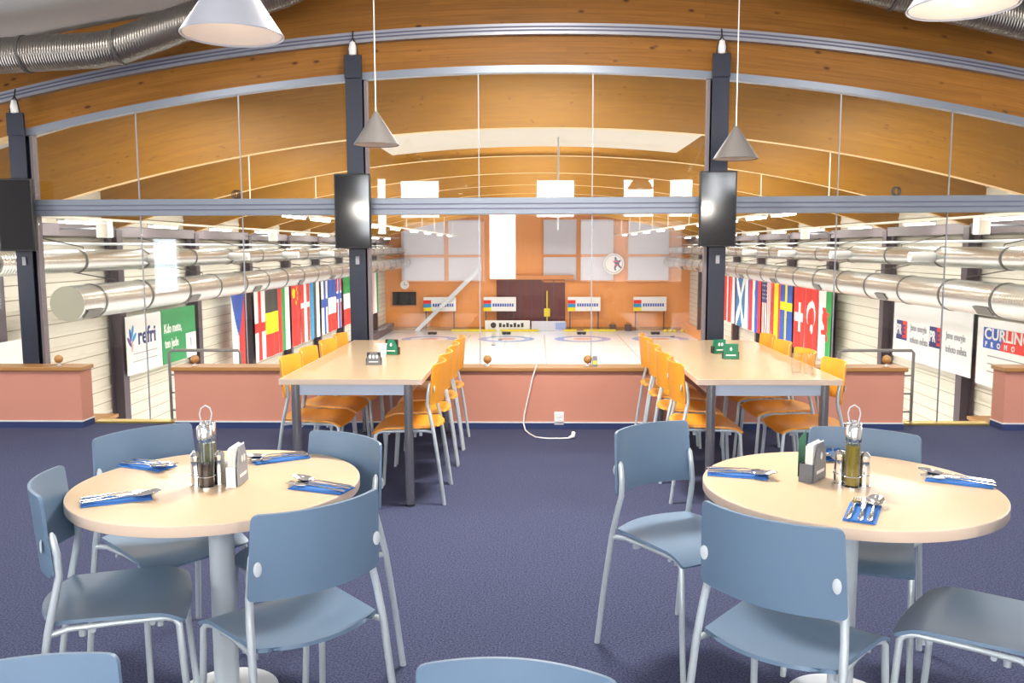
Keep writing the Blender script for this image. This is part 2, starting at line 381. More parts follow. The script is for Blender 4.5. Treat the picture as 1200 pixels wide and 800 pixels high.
# steel columns on the partition line
XC = (-4.42, -1.53, 1.52, 4.52)
for i, x in enumerate(XC):
    t = .011; y0, y1 = YG - .075, YG + .075
    zt = za(x) - .03
    m = MB().bb(x - .07, x + .07, y0, y0 + t, 0, zt).bb(x - .07, x + .07, y1 - t, y1, 0, zt).bb(x - .005, x + .005, y0 + t, y1 - t, 0, zt)
    c = struct(m.build('steel_column', 'colpaint', smooth=False), ['leftmost dark steel column by the glass partition', 'dark steel column behind the left long table', 'dark steel column behind the right long table', 'rightmost dark steel column, out at the right edge'][i], 'column')
    MB().bb(x - .073, x + .073, y0 - .012, y0 + .02, zt - .02, zt + .17).build('head_plate', 'colpaint', c, bevel=.004)
    m = MB(); m.tube([(x - .045, y0 - .002, zt + .16), (x - .03, y0, zt + .25), (x, y0 + .01, zt + .31), (x, y0 + .03, zt + .37)], .006, 8); m.tube([(x + .045, y0 - .002, zt + .16), (x + .03, y0, zt + .25), (x, y0 + .01, zt + .31)], .006, 8)
    m.build('hanger', 'black', c)
    MB().lathe([(.001, zt + .16), (.028, zt + .17), (.034, zt + .22), (.022, zt + .27), (.001, zt + .285)], 14, (x, y0, 0)).build('white_knuckle', 'white', c)
    MB().bb(x - .012, x + .018, y0 - .012, y0, 1.38, 1.45).build('switch', 'inkgrey', c)
    if i in (0, 1): MB().bb(x + .075, x + .098, YG - .015, YG + .06, 0, zt).build('mullion', 'girder', c, smooth=False)
    else: MB().bb(x - .098, x - .075, YG - .015, YG + .06, 0, zt).build('mullion', 'girder', c, smooth=False)

# glass panes and the rail between them
bays = [(-XR, -4.52, []), (-4.32, -1.63, [-3.42, -2.53]), (-1.43, 1.42, [-.49, .47]), (1.62, 4.42, [2.53, 3.45]), (4.62, XR, [])]
n = 30; tn = 3
for bi, (a, b, seams) in enumerate(bays):
    r = MB().bb(a, b, YG - .05, YG + .05, 1.80, 1.94)
    o = struct(r.build('trim_%d' % tn, 'alu', bevel=.004), 'grey horizontal glazing rail, bay %s' % ['far left', 'left', 'middle', 'right', 'far right'][bi], 'trim'); tn += 1
    MB().bb(a, b, YG - .056, YG - .04, 1.845, 1.853).bb(a, b, YG - .056, YG - .04, 1.885, 1.893).build('groove', 'alu_dark', o, smooth=False)
    xs = [a] + seams + [b]
    for k in range(len(xs) - 1):
        for lo in (0, 1):
            x0, x1 = xs[k] + .004, xs[k+1] - .004
            m = MB()
            if lo: m.bb(x0, x1, YG - .005, YG + .005, .01, 1.80)
            else:
                nn = 8; vs = []; fs = []
                for j in range(nn + 1):
                    x = x0 + (x1 - x0) * j / nn; z = za(x) - .05
                    vs += [(x, YG - .005, 1.94), (x, YG + .005, 1.94), (x, YG + .005, z), (x, YG - .005, z)]
                for j in range(nn):
                    for q in range(4): fs.append((4*j + q, 4*j + 4 + q, 4*j + 4 + (q+1) % 4, 4*j + (q+1) % 4))
                fs += [(0, 1, 2, 3), (4*nn + 3, 4*nn + 2, 4*nn + 1, 4*nn)]; m.add(vs, fs)
            struct(m.build('window_%d' % n, 'glass', smooth=False), '%s clear glass pane %d of the %s bay in the partition' % ('lower' if lo else 'upper', k + 1, ['far left', 'left', 'middle', 'right', 'far right'][bi]), 'window'); n += 1
    for x in seams:      # silicone joints between panes
        MB().bb(x - .004, x + .004, YG - .007, YG + .007, .01, 1.80).bb(x - .004, x + .004, YG - .007, YG + .007, 1.94, za(x) - .05).build('trim_%d' % tn, 'alu_light', smooth=False)
        struct(bpy.data.objects['trim_%d' % tn], 'thin pale joint between two glass panes at x %s' % ('left' if x < -1.5 else 'middle' if x < 1.5 else 'right'), 'trim'); tn += 1

# low terracotta walls with wooden caps
for nm, a, b, lab in (('half_wall', -3.07, 3.04, 'long low terracotta wall in the middle, behind both long tables'), ('half_wall', -XR, -3.88, 'low terracotta wall at the left edge'), ('half_wall', 3.86, XR, 'low terracotta wall at the right edge')):
    w = struct(MB().bb(a, b, 7.14, 7.33, .0, .49).build(nm, 'terracotta', smooth=False), lab, 'low wall')
    MB().bb(a - .02, b + .02, 7.115, 7.34, .49, .525).build('wood_cap', 'capwood', w, bevel=.006)
    MB().bb(a - .006, b + .006, 7.13, 7.14, 0, .052).bb(a - .006, a, 7.14, 7.33, 0, .052).bb(b, b + .006, 7.14, 7.33, 0, .052).build('skirting', 'navybase', w, smooth=False)
    MB().bb(a - .008, b + .008, 7.128, 7.14, .052, .062).bb(a - .008, a, 7.14, 7.33, .052, .062).bb(b, b + .008, 7.14, 7.33, .052, .062).build('skirting_top_strip', 'cap', w, smooth=False)
for i, (a, b) in enumerate(((-3.88, -3.07), (3.04, 3.86))):
    struct(MB().bb(a, b, 7.33, YG + .02, 0, .016).build('trim_%d' % tn, 'brass', smooth=False), 'brass floor edging strip in the %s gap between low walls' % ('left', 'right')[i], 'trim'); tn += 1

# ------------------------------------------------------------------ the setting: curling hall
for sx, nm in ((-1, 'hall_left'), (1, 'hall_right')):
    poly = []; z = ZI
    while z < 3.6:
        poly += [(XH, z), (XH, z + .20), (XH - .022, z + .225), (XH - .022, z + .29)]; z += .31
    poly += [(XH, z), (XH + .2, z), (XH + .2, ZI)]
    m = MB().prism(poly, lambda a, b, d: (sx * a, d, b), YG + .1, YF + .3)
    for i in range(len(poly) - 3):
        if i % 4 == 1: m.mi[2 + i] = 1  # sloping rib undersides painted darker as shadow lines
    struct(m.build('wall_' + nm, ['cream', 'joint'], smooth=False), 'cream ribbed cladding wall along the %s side of the curling hall' % nm[5:], 'wall')  # 'joint' is the painted shade under the ribs
struct(MB().bb(-XH, XH, YG + .06, YF + .3, ZI - .2, ZI).build('ice_floor', 'ice', smooth=False), 'white curling ice of the hall floor', 'floor')
struct(arch_slab(-XH - .2, XH + .2, YG + .3, YF + .3, lambda x: arch(x, 5.0, 33), lambda x: arch(x, 5.2, 33)).build('ceiling', ['ceil', 'ceil']), 'pale vaulted roof deck above the curling hall', 'ceiling')
struct(MB().bb(-XH, XH, YG + .06, YG + .2, ZI, -.26).bb(-XH, -XR, YG + .06, YG + .2, -.26, 3.4).bb(XR, XH, YG + .06, YG + .2, -.26, 3.4).build('wall_hall_near', 'cream', smooth=False), 'near end wall of the curling hall below the mezzanine', 'wall')
struct(MB().bb(-XH, XH, YF, YF + .2, ZI, 4.8).build('wall_hall_far', 'orangewall', smooth=False), 'orange wood panelled far end wall of the curling hall', 'wall')
struct(arch_slab(-XR - .2, XR + .2, YG + .26, YG + .3, lambda x: arch(x, 3.7, 22), lambda x: arch(x, 5.2, 33)).build('wall_gable', ['ceil', 'ceil']), 'gable panel above the nearest beam', 'wall')
uvB = lambda c: (c.x + 40 + c.y * .37, c.z + c.x ** 2 / 64)
for i in range(9):
    y = 16.5 + 5 * i
    o = arch_slab(-XH, XH, y, y + .2, lambda x: arch(x, 3.75, 32), lambda x: arch(x, 5.0, 33)).build('roof_beam', ['glu2', 'glub'], uvf=uvB)
    struct(o, 'golden laminated arch beam over the ice, %s from the glass' % ['first', 'second', 'third', 'fourth', 'fifth', 'sixth', 'seventh', 'eighth', 'ninth'][i], 'beam')
o = arch_slab(-3.5, 3.35, 17.2, 21.2, lambda x: arch(x, 3.93, 32), lambda x: arch(x, 3.97, 32)).build('ceiling_panel', ['ceilp', 'ceilp'])
struct(o, 'off white suspended ceiling panel between the first two golden beams', 'ceiling')
m = MB()
for x in (-2.6, 2.8):
    for y in (17.6, 20.8): m.tube([(x, y, arch(x, 3.95, 32)), (x, y, arch(x, 5.02, 33))], .02, 6)
m.build('hanger_rod', 'alu', o)

ORD = ['first', 'second', 'third', 'fourth', 'fifth', 'sixth', 'seventh', 'eighth', 'ninth', 'tenth', 'eleventh', 'twelfth', 'thirteenth']
for sx, sd in ((-1, 'left'), (1, 'right')):
    for i in range(9):
        y = 16.5 + 5 * i; x = sx * 10.68; w = .15; zt = arch(10.68, 3.76, 32)
        m = MB().bb(x - .15, x + .15, y - .02, y, ZI, zt) if 0 else MB()
        m.bb(min(x - .14, x + .14), max(x - .14, x + .14), y + .09, y + .11, ZI, zt)
        m.bb(x - .16, x - .14, y - .05, y + .25, ZI, zt); m.bb(x + .14, x + .16, y - .05, y + .25, ZI, zt)
        c = struct(m.build('hall_column', 'hallcol', smooth=False), 'dark steel column on the %s hall wall, %s from the glass' % (sd, ORD[i]), 'column')
        g = MB()
        for s2 in (-1, 1):
            yy = y + .1 + s2 * .15
            g.prism([(0, 0), (0, -.45), (s2 * .34, 0)], lambda a, b, d: (d, yy + a, zt - .02 + b), x - .03, x + .03)
        g.build('gusset', 'hallcol', c, smooth=False)
    struct(MB().bb(min(sx*10.55, sx*10.87), max(sx*10.55, sx*10.87), YG + .3, YF, 1.80, 2.07).build('wall_girder', 'girder', bevel=.01), 'purple grey steel girder along the %s hall wall' % sd, 'girder')
    m = MB().tube([(sx*10.35, YG + .3, 1.62), (sx*10.35, YF, 1.62)], .035, 8)
    for k in range(10): m.tube([(sx*10.35, 17.6 + 4.9*k, 1.62), (sx*10.84, 17.6 + 4.9*k, 1.62)], .02, 6)
    tag(m.build('conduit_pipe', 'cap'), 'thin pale pipe running along the %s hall wall above the ducts' % sd, 'pipe', kind='structure')
    # low wooden barrier along the ice and dark box near the mezzanine
    struct(MB().bb(min(sx*10.3, sx*10.86), max(sx*10.3, sx*10.86), 24, YF, ZI, ZI + .5).build('side_barrier', 'hallcol' if sx < 0 else 'orangewall', smooth=False), '%s low barrier along the %s edge of the ice' % ('dark blue grey' if sx < 0 else 'orange wooden', sd), 'barrier')
    o = thing('storage_box', 'terracotta box with a brown wooden lid below the %s gap' % sd, 'box', (sx*10.35, 18.4, ZI))
    MB().bb(-.42, .42, -1.3, 1.3, 0, 1.98).build('box_body', 'terracotta', o, smooth=False)
    MB().bb(-.48, .48, -1.38, 1.38, 1.98, 2.06).build('lid', 'capwood', o, bevel=.01)

# far wall fittings
def fx(px): return (px - 630) / 1010 * YF
def fz(py): return 1.525 + (289 - py) / 1010 * YF
wn = n
for (a, b, lab) in ((472, 522, 'leftmost tall grey blind window of the far wall'), (527, 565, 'second tall grey blind window of the far wall'), (638, 676, 'tall grey blind window of the far wall beside the maroon panel'), (681, 719, 'tall grey blind window behind the round emblem'), (736, 783, 'rightmost tall blind window of the far wall')):
    x0, x1, z0, z1 = fx(a), fx(b), fz(328), fz(258); y = YF
    m = MB().bb(x0 - .15, x0, y - .12, y, z0 - .1, z1 + .1).bb(x1, x1 + .15, y - .12, y, z0 - .1, z1 + .1).bb(x0, x1, y - .12, y, z0 - .15, z0).bb(x0, x1, y - .12, y, z1, z1 + .15).bb(x0, x1, y - .12, y, fz(301), fz(298))
    f = struct(m.build('window_%d' % wn, 'winframe', smooth=False), lab, 'window'); wn += 1
    MB().bb(x0, x1, y - .06, y - .01, z0, fz(301)).bb(x0, x1, y - .06, y - .01, fz(298), z1).build('blind', 'blind', f, smooth=False)
o = MB().bb(fx(583), fx(663), YF - .1, YF, fz(385), fz(327)).build('wall_panel', 'maroon', smooth=False); struct(o, 'dark maroon panel in the middle of the far wall', 'panel')
m = MB()
for px in (596, 610, 624, 637, 650): m.bb(fx(px) - .03, fx(px) + .03, YF - .13, YF - .1, fz(385), fz(327))
m.build('batten', 'hallcol', o, smooth=False)
struct(MB().bb(fx(583) - .4, fx(663) + .6, YF - .35, YF - .1, fz(327), fz(322)).build('trim_%d' % tn, 'winframe', smooth=False), 'pale orange beam above the maroon panel', 'trim'); tn += 1
struct(MB().bb(-10.3, 10.3, YF - .45, YF - .1, ZI, ZI + .22).build('baseboard_far', 'capwood', smooth=False), 'brown kerb at the foot of the far wall', 'baseboard')
def scoreboard(x, label):
    t = thing('scoreboard', label, 'scoreboard', (x, YF - .5, ZI), 0, 'scoreboards on the far wall')
    z0 = fz(363.5) - ZI; z1 = fz(347) - ZI; w = 1.16
    MB().bb(-w, w, -.1, .1, z0, z1).build('board', 'bannerwhite', t, bevel=.02)
    for k, c in enumerate(('p_y', 'p_c', 'p_r')): MB().bb(-w, -w + .55, -.112, -.1, z0 + .02 + k*.26, z0 + .27 + k*.26).build('colour_block', c, t, smooth=False)
    m = MB()
    for k in range(9): m.bb(-.5 + k*.17, -.5 + k*.17 + .12, -.112, -.1, z0 + .33, z0 + .55)
    m.build('lettering', 'p_b', t, smooth=False)
    for s2 in (-1, 1): MB().bb(s2*1.0 - .04, s2*1.0 + .04, -.04, .04, 0, z0).build('post', 'hallcol', t, smooth=False)
    return t
for px, lab in ((517, 'white scoreboard on posts, leftmost of four at the far wall'), (587, 'white scoreboard left of the maroon panel middle, second from the left'), (685, 'white scoreboard just right of the maroon panel'), (761, 'white scoreboard on posts, rightmost of four at the far wall')): scoreboard(fx(px), lab)
t = thing('wall_clock', 'small round pale clock above the black monitor on the far wall', 'clock', (fx(475), YF - .06, fz(333)))
MB().lathe([(.001, 0), (.3, 0), (.32, .05), (.3, .1), (.001, .1)], 24, R=Matrix.Rotation(PI/2, 3, 'X')).build('face', 'white', t)
MB().bb(-.015, .015, -.12, -.09, 0, .2).bb(0, .14, -.12, -.09, -.015, .015).build('hands', 'black', t, smooth=False)
t = thing('monitor', 'black monitor on the left part of the far wall', 'monitor', (fx(474.5), YF - .1, fz(349)))
MB().bb(-.85, .85, -.06, .06, -.48, .48).build('bezel', 'black', t, bevel=.02); MB().bb(-.8, .8, -.07, -.06, -.43, .43).build('screen', 'screen', t, smooth=False); MB().bb(-.1, .1, .05, .1, -.1, .1).build('bracket', 'black', t, smooth=False)
t = thing('round_emblem', 'large round white emblem with a dark figure on the far wall', 'sign', (fx(719), YF - .25, fz(309)))
RX = Matrix.Rotation(PI/2, 3, 'X')
MB().lathe([(.001, 0), (.73, 0), (.74, .04), (.73, .12), (.001, .12)], 36, R=RX).build('disc', 'bannerwhite', t)
MB().lathe([(.60, .121), (.60, .13), (.64, .13), (.64, .121)], 36, R=RX, closed=True).build('rim_ring', 'inkgrey', t)
fig = [(0, .5), (.1, .42), (.08, .3), (.22, .22), (.34, .3), (.38, .2), (.26, .08), (.3, -.1), (.46, -.28), (.4, -.34), (.22, -.2), (.12, -.12), (.02, -.3), (.06, -.46), (-.04, -.46), (-.1, -.28), (-.02, -.02), (-.1, .1), (-.04, .3), (-.08, .42)]
MB().prism(fig, lambda a, b, d: (a + .12, d, b), -.14, -.12).build('figure', 'p_n', t, smooth=False)
MB().bb(-.05, .3, -.145, -.14, .12, .2).bb(.05, .35, -.145, -.14, -.12, -.05).build('sash', 'p_r', t, smooth=False)
MB().bb(-.1, .1, -.02, .235, -.1, .1).build('bracket', 'black', t, smooth=False)
# sloping white strut, low white boards, pads and yellow things in front of the far wall
tag(MB().prism([(fx(487), ZI), (fx(493), ZI), (fx(566), fz(316)), (fx(566), fz(309))], lambda a, b, d: (a, d, b), YF - .9, YF - .7).build('stair_stringer', 'cap', smooth=False), 'pale sloping stair stringer rising along the far wall', 'stair')
t = thing('advertising_board', 'low white board with dark lettering in front of the maroon panel', 'board', (fx(596), YF - .8, ZI))
MB().bb(-1.6, 1.6, -.08, .08, 0, .75).build('board', 'bannerwhite', t, bevel=.02)
m = MB().lathe([(.001, 0), (.2, 0), (.2, .02), (.001, .02)], 16, (-1.0, -.08, .42), R=RX)
for k in range(7): m.bb(-.6 + k*.26, -.6 + k*.26 + .18, -.1, -.08, .28, .28 + (.2 if k % 2 else .3))
m.build('lettering', 'p_k', t, smooth=False)
t = thing('advertising_board', 'low grey and blue board right of the white lettered board', 'board', (fx(643.5), YF - .8, ZI))
MB().bb(-1.2, 1.2, -.08, .08, 0, .7).build('board', 'blind', t, bevel=.02); MB().bb(.5, 1.25, -.09, -.08, .1, .6).build('blue_field', 'ringblue', t, smooth=False)
t = thing('scraper_pole', 'yellow pole with a wide yellow head standing behind the blue board', 'tool', (fx(642), YF - .3, ZI + .22))
MB().tube([(0, 0, 0), (0, 0, 2.6)], .05, 8).build('pole', 'yellow', t); MB().bb(-.22, .22, -.06, .06, .75, 1.35).build('head', 'yellow', t, bevel=.03)
for px in (569, 573): pass
for i, px in enumerate((513, 596, 680, 762)):
    t = thing('foothold', 'black rubber foothold behind the %s house from the left' % ORD[i], 'foothold', (fx(px), 58.6, ZI), 0, 'rubber footholds at the far end')
    MB().bb(-.28, -.05, -.12, .12, 0, .12).bb(.05, .28, -.12, .12, 0, .12).build('pad', 'rubber', t, bevel=.03); MB().bb(-.3, .3, .12, .16, 0, .16).build('backplate', 'hallcol', t, smooth=False)
for i, (a, b) in enumerate(((531, 583), (588, 632), (661, 676), (684, 721))):
    tag(MB().bb(fx(a), fx(b), 60.6, 60.8, ZI, ZI + .14).build('foam_bumper', 'yellow', bevel=.03), 'yellow foam bumper strip, %s from the left at the far end of the ice' % ORD[i], 'bumper', 'yellow foam bumpers')
for i, px in enumerate((781, 786.5, 792, 801)):
    o = MB().lathe([(.001, 0), (.12, .01), (.15, .08), (.12, .15), (.001, .18)], 14); o = o.build('marker_disc', 'yellow'); o.location = (fx(px) * .97, 60.2, ZI)
    tag(o, 'small yellow marker, %s from the left in the far right ice corner' % ORD[i], 'marker', 'yellow markers on the ice')
for i, px in enumerate((718, 736)):
    t = thing('stone_box', 'small dark box at the foot of the orange far wall, %s of two' % ('left', 'right')[i], 'box', (fx(px), YF - .7, ZI), 0, 'dark boxes by the far wall')
    MB().bb(-.22, .22, -.2, .2, 0, .45).build('box', 'hallcol', t, bevel=.03); MB().tube([(-.12, 0, .44), (-.12, 0, .55), (.12, 0, .55), (.12, 0, .44)], .02, 6).build('handle', 'hallcol', t)

# rings and lines under the ice
YT = 55.6
def flat_ring(r0, r1, c, z, name, mt, par):
    m = MB(); n2 = 64; vs = []; fs = []
    for j in range(n2):
        q = 2*PI*j/n2
        vs += [(c[0] + r0*math.cos(q), c[1] + r0*math.sin(q), z), (c[0] + r1*math.cos(q), c[1] + r1*math.sin(q), z)]
    for j in range(n2): a = 2*j; b = 2*((j+1) % n2); fs.append((a, a+1, b+1, b))
    m.add(vs, fs); return m.build(name, mt, par, smooth=False)
XS = (-7.0, -1.98, 2.97, 7.98)
for i, x in enumerate(XS):
    o = flat_ring(1.22, 1.83, (x, YT), ZI + .004, 'house_ring', 'ringblue', None); struct(o, 'blue target ring under the ice, %s house from the left' % ORD[i], 'ring')
    flat_ring(.02, .61, (x, YT), ZI + .004, 'inner_ring', 'ringred', o)
m = MB()
for y, w in ((49.2, .1), (YT, .02), (57.4, .02), (46.0, .03), (52.4, .02)): m.bb(-9.5, 10.4, y - w/2, y + w/2, ZI, ZI + .003)
for x in (-4.5, .5, 5.48): m.bb(x - .035, x + .035, 20, 58.5, ZI, ZI + .003)
for x in XS: m.bb(x - .012, x + .012, 20, 58.5, ZI, ZI + .003)
struct(m.build('ice_lines', 'iceline', smooth=False), 'thin grey sheet lines on the ice', 'lines')
for i, (px, py, c) in enumerate(((587, 398.5, 'ringred'), (579, 405, 'inkgrey'), (789, 395, 'ringred'))):
    Y = 5.95*1010/(py - 289); X = (px - 630)/1010*Y
    t = thing('curling_stone', 'granite curling stone on the ice, %s' % ('inside the second ring from the left', 'nearest of those by the second ring from the left', 'in the rightmost ring')[i], 'curling stone', (X, Y, ZI), 0, 'curling stones on the ice')
    MB().lathe([(.001, 0), (.07, .0), (.12, .02), (.145, .06), (.12, .1), (.07, .12), (.001, .12)], 20).build('stone', 'inkgrey', t)
    MB().tube([(-.06, 0, .11), (-.06, 0, .16), (0, 0, .17), (.07, 0, .165)], .015, 8).build('handle', c, t)

# fluorescent lights along the hall
def hall_light(x, y, z, label, group, top):
    t = thing('strip_light', label, 'light', (x, y, z), 0, group)
    MB().bb(-.09, .09, -.8, .8, .03, .083).build('housing', 'white', t, bevel=.01)
    MB().bb(-.06, .06, -.75, .75, -.01, .03).build('tube', 'tubelight', t, smooth=False)
    return t
for sx, sd in ((-1, 'left'), (1, 'right')):
    for i, y in enumerate((14.4, 18.6, 22.8, 26.95, 31.2, 35.8, 40.1, 44.4, 48.7, 53.0, 57.2)):
        hall_light(sx*9.9, y, 2.06, 'bright strip light of the low %s outer row, %s from the glass' % (sd, ORD[i]), 'outer strip lights, ' + sd, 0)
    tag(MB().bb(sx*9.9 - .12, sx*9.9 + .12, 12, YF - .2, 2.14, 2.19).build('lighting_tray', 'cream', smooth=False), 'long cream tray carrying the %s outer row of strip lights' % sd, 'tray', kind='structure')
    for i, y in enumerate((17.0, 19.6, 22.0, 25.0, 28.9, 33.7, 38.8, 43.7, 49.2, 54.5)):
        hall_light(sx*5.5, y, 2.20, 'bright strip light of the %s inner row, %s from the glass' % (sd, ORD[i]), 'inner strip lights, ' + sd, 0)
    m = MB().bb(sx*5.5 - .06, sx*5.5 + .06, 16.5, YF - .2, 2.28, 2.32)
    for k in range(9): m.tube([(sx*5.5, 16.6 + 5*k, 2.3), (sx*5.5, 16.6 + 5*k, arch(5.5, 3.76, 32))], .012, 6)
    tag(m.build('lighting_tray', 'cream', smooth=False), 'thin cream tray carrying the %s inner row of strip lights' % sd, 'tray', kind='structure')
    for i, y in enumerate((18.95, 31.2)):
        t = thing('loudspeaker', 'white box loudspeaker hung by the %s outer lights, %s one' % (sd, ('nearer', 'farther')[i]), 'loudspeaker', (sx*9.55, y, 1.95), 0, 'white hall loudspeakers')
        MB().bb(-.13, .13, -.13, .13, -.2, .17).build('cabinet', 'white', t, bevel=.02); MB().bb(-.1, .1, -.14, -.13, -.17, .1).build('grille', 'ceilp', t, smooth=False)
        MB().tube([(0, 0, 0), (sx*1.02, 0, 0)], .02, 6).build('bracket', 'alu', t)

# ducts in the hall
for sx, sd in ((-1, 'left'), (1, 'right')):
    y0 = 16.8 if sx < 0 else 12.0
    for nm, x, z, r, ya, step in (('lower', sx*9.3, .43, .35, y0, 2.2), ('upper', sx*9.55, 1.26, .235, 11.0, 2.9)):
        t = thing('air_duct', 'big galvanised %s air duct along the %s hall wall' % (nm, sd), 'duct', (x, ya, z))
        m = MB().tube([(0, k*(YF - .3 - ya)/6, 0) for k in range(7)], r, 32)
        m.build('pipe', 'duct', t)
        k = .9
        while ya + k < 60:
            Rm = Matrix.Rotation(-PI/2, 3, 'X')
            MB().lathe([(r - .005, -.03), (r + .014, -.03), (r + .014, .03), (r - .005, .03)], 28, (0, k, 0), R=Rm, closed=True).build('strap', 'ring', t)
            k += step
        m = MB(); k = 2.0
        while ya + k < 60: m.tube([(0, k, r - .02), (0, k, r + .05), (sx*(10.7 - abs(x)), k, r + .3)], .015, 6); k += 5
        m.build('hanger', 'ring', t)
        if nm == 'lower':
            k = .45
            while ya + k < 58:
                a = math.radians(-38); rr = r + .012
                Rg = Matrix.Rotation(-a if sx < 0 else PI + a, 3, 'Y')
                ca = Vector((-sx*math.cos(a)*rr, k, math.sin(a)*rr))
                m = MB().box(ca, (.02, .62, .2), Matrix.Rotation(math.atan2(-ca.z, ca.x), 3, 'Y'))
                m.build('grille', 'grille', t, smooth=False); k += 5.2
        else:
            for j in range(5):
                yy = 20.6 - ya + 5.5*j
                RY = Matrix.Rotation(-sx*PI/2, 3, 'Y')
                MB().lathe([(.10, .2), (.115, .25), (.115, .75), (.12, .80), (.10, .80), (.09, .70), (.02, .55)], 20, (0, yy, 0), R=RY).build('jet_nozzle', 'white', t)

tag(MB().tube([(.48, 19.5, 1.9), (.48, 19.5, 5.0)], .022, 8).build('drop_pipe', 'cap'), 'thin grey pipe hanging from the roof in the middle of the hall', 'pipe', kind='structure')
for x, lab in ((-2.6, 'small black cable coil on the glazing rail of the left bay'), (3.02, 'small black cable coil on the glazing rail of the right bay')):
    o = thing('cable_coil', lab, 'cable', (x, YG + .02, 1.94)); m = MB()
    for k in range(3): m.tube([(.028*math.sin(q) + .012*k, .004*k + .012, .04 + .036*math.cos(q)) for q in [2*PI*j/16 for j in range(17)]], .004, 6)
    m.build('loop', 'black', o)

# ------------------------------------------------------------------ flags and banners on the hall walls
def wallmap(side, Y0):
    sg = 1 if side == 'L' else -1; X = -10.45 if side == 'L' else 10.45
    return lambda s, z, d: (X + (d if side == 'L' else -d), Y0 + sg * s, z)
def stripes_v(cols, cuts=None):
    n2 = len(cols)
    def f(u, v):
        if cuts:
            for k, c in enumerate(cuts):
                if u < c: return cols[k]
            return cols[-1]
        return cols[min(n2-1, int(u*n2))]
    return f
def stripes_h(cols): return lambda u, v: cols[min(len(cols)-1, int(v*len(cols)))]
def cross(bg, fg, cx, cy, wx, wy, inner=None):
    def f(u, v):
        if inner and (abs(u-cx) < wx*.5 or abs(v-cy) < wy*.5): return inner
        return fg if abs(u-cx) < wx or abs(v-cy) < wy else bg
    return f
def czech(u, v):
    if v < .56 and abs(u - .5) < .5*(1 - v/.56): return 'b'
    return 'w' if u < .5 else 'r'
def china(u, v):
    for (a, b, r) in ((.3, .13, .14), (.6, .06, .06), (.75, .13, .06), (.72, .22, .06), (.5, .28, .06)):
        if ((u-a))**2 + ((v-b)*1.7)**2 < r*r: return 'y'
    return 'r'
def swiss(u, v):
    du, dv = abs(u-.5), abs(v-.5)*1.7
    return 'w' if (du < .09 and dv < .38) or (dv < .11 and du < .38) else 'r'
def turkey(u, v):
    a, b = u-.5, (v-.42)*1.7
    if a*a + b*b < .35**2 and a*a + (b-.1)**2 > .28**2: return 'w'
    if a*a + (b-.36)**2 < .11**2: return 'w'
    return 'r'
def wales(u, v):
    a = u; b = v
    d = min(((a-.5)/.17)**2 + ((b-.42)/.10)**2, ((a-.56)/.10)**2 + ((b-.54)/.12)**2, ((a-.42)/.14)**2 + ((b-.62)/.04)**2, ((a-.45)/.12)**2 + ((b-.30)/.035)**2, ((a-.6)/.08)**2 + ((b-.7)/.05)**2, ((a-.66)/.12)**2 + ((b-.36)/.03)**2)
    if d < 1: return 'r'
    return 'w' if u < .52 else 'g'
def scot(u, v): return 'w' if abs(u - v) < .13 or abs(u - 1 + v) < .13 else 's'
def usa(u, v):
    if u < .5 and v < .42: return 'w' if (int(u*22) % 3 == 1 and int(v*40) % 3 == 1) else 'n'
    return 'r' if int(u*13) % 2 == 0 else 'w'
def slov(u, v):
    if (u-.4)**2*2 + ((v-.28)*1.7)**2 < .03: return 'b'
    return 'w' if u < .34 else 'b' if u < .67 else 'r'
def nor(u, v):
    return 'b' if abs(u-.5) < .1 or abs(v-.36) < .06 else 'w' if abs(u-.5) < .2 or abs(v-.36) < .12 else 'r'
FL = [('L', 265.5, 282.5, czech, 'white and red flag with a blue triangle, nearest on the left wall'),
      ('L', 293.5, 307, cross('w', 'r', .5, .53, .12, .07), 'white flag with a red cross on the left wall'),
      ('L', 307.5, 322, stripes_h('kyr'), 'black, yellow and red banded flag on the left wall'),
      ('L', 322.5, 336, stripes_v('rgw', (.3, .6)), 'red, green and white striped flag on the left wall'),
      ('L', 338.5, 349, china, 'plain red flag with yellow stars on the left wall'),
      ('L', 349.5, 360.5, cross('r', 'w', .5, .36, .1, .05), 'red flag with a white cross on the left wall'),
      ('L', 361, 372, stripes_v('ckw', (.42, .66)), 'light blue, black and white striped flag on the left wall'),
      ('L', 374.5, 382, cross('w', 'b', .55, .42, .15, .07), 'white flag with a blue cross on the left wall'),
      ('L', 382.5, 392, stripes_h('bwr'), 'blue, white and red banded flag on the left wall'),
      ('L', 392.5, 399, nor, 'red flag with a blue and white cross on the left wall'),
      ('L', 401, 410, stripes_h('gwr'), 'green, white and red banded flag beside the left column'),
      ('L', 434, 442.5, stripes_v('pwg', (.45, .72)), 'pale red, white and green flag farthest on the left wall'),
      ('R', 850, 856.4, stripes_v('rwr'), 'red, white and red striped flag, farthest on the right wall'),
      ('R', 856.8, 863, stripes_v('rwv'), 'red, white and violet striped flag on the right wall'),
      ('R', 863.6, 873, scot, 'blue flag with a white diagonal cross on the right wall'),
      ('R', 874, 881.6, stripes_v('wbr'), 'narrow white, blue and red flag beside the diagonal cross flag'),
      ('R', 882, 892, slov, 'white, blue and red flag with a blue crest on the right wall'),
      ('R', 893, 904.6, usa, 'flag with thin red and white stripes and a navy starred corner'),
      ('R', 905, 914.6, stripes_v('ryr', (.22, .72)), 'red and yellow striped flag on the right wall'),
      ('R', 915, 928, cross('b', 'y', .5, .38, .12, .07), 'blue flag with a yellow cross on the right wall'),
      ('R', 930.5, 943.6, swiss, 'red flag with a short white cross on the right wall'),
      ('R', 944, 958.6, turkey, 'red flag with a white crescent and star on the right wall'),
      ('R', 959, 975, wales, 'white and green flag with a red dragon, nearest on the right wall')]
keys = list(PAL)
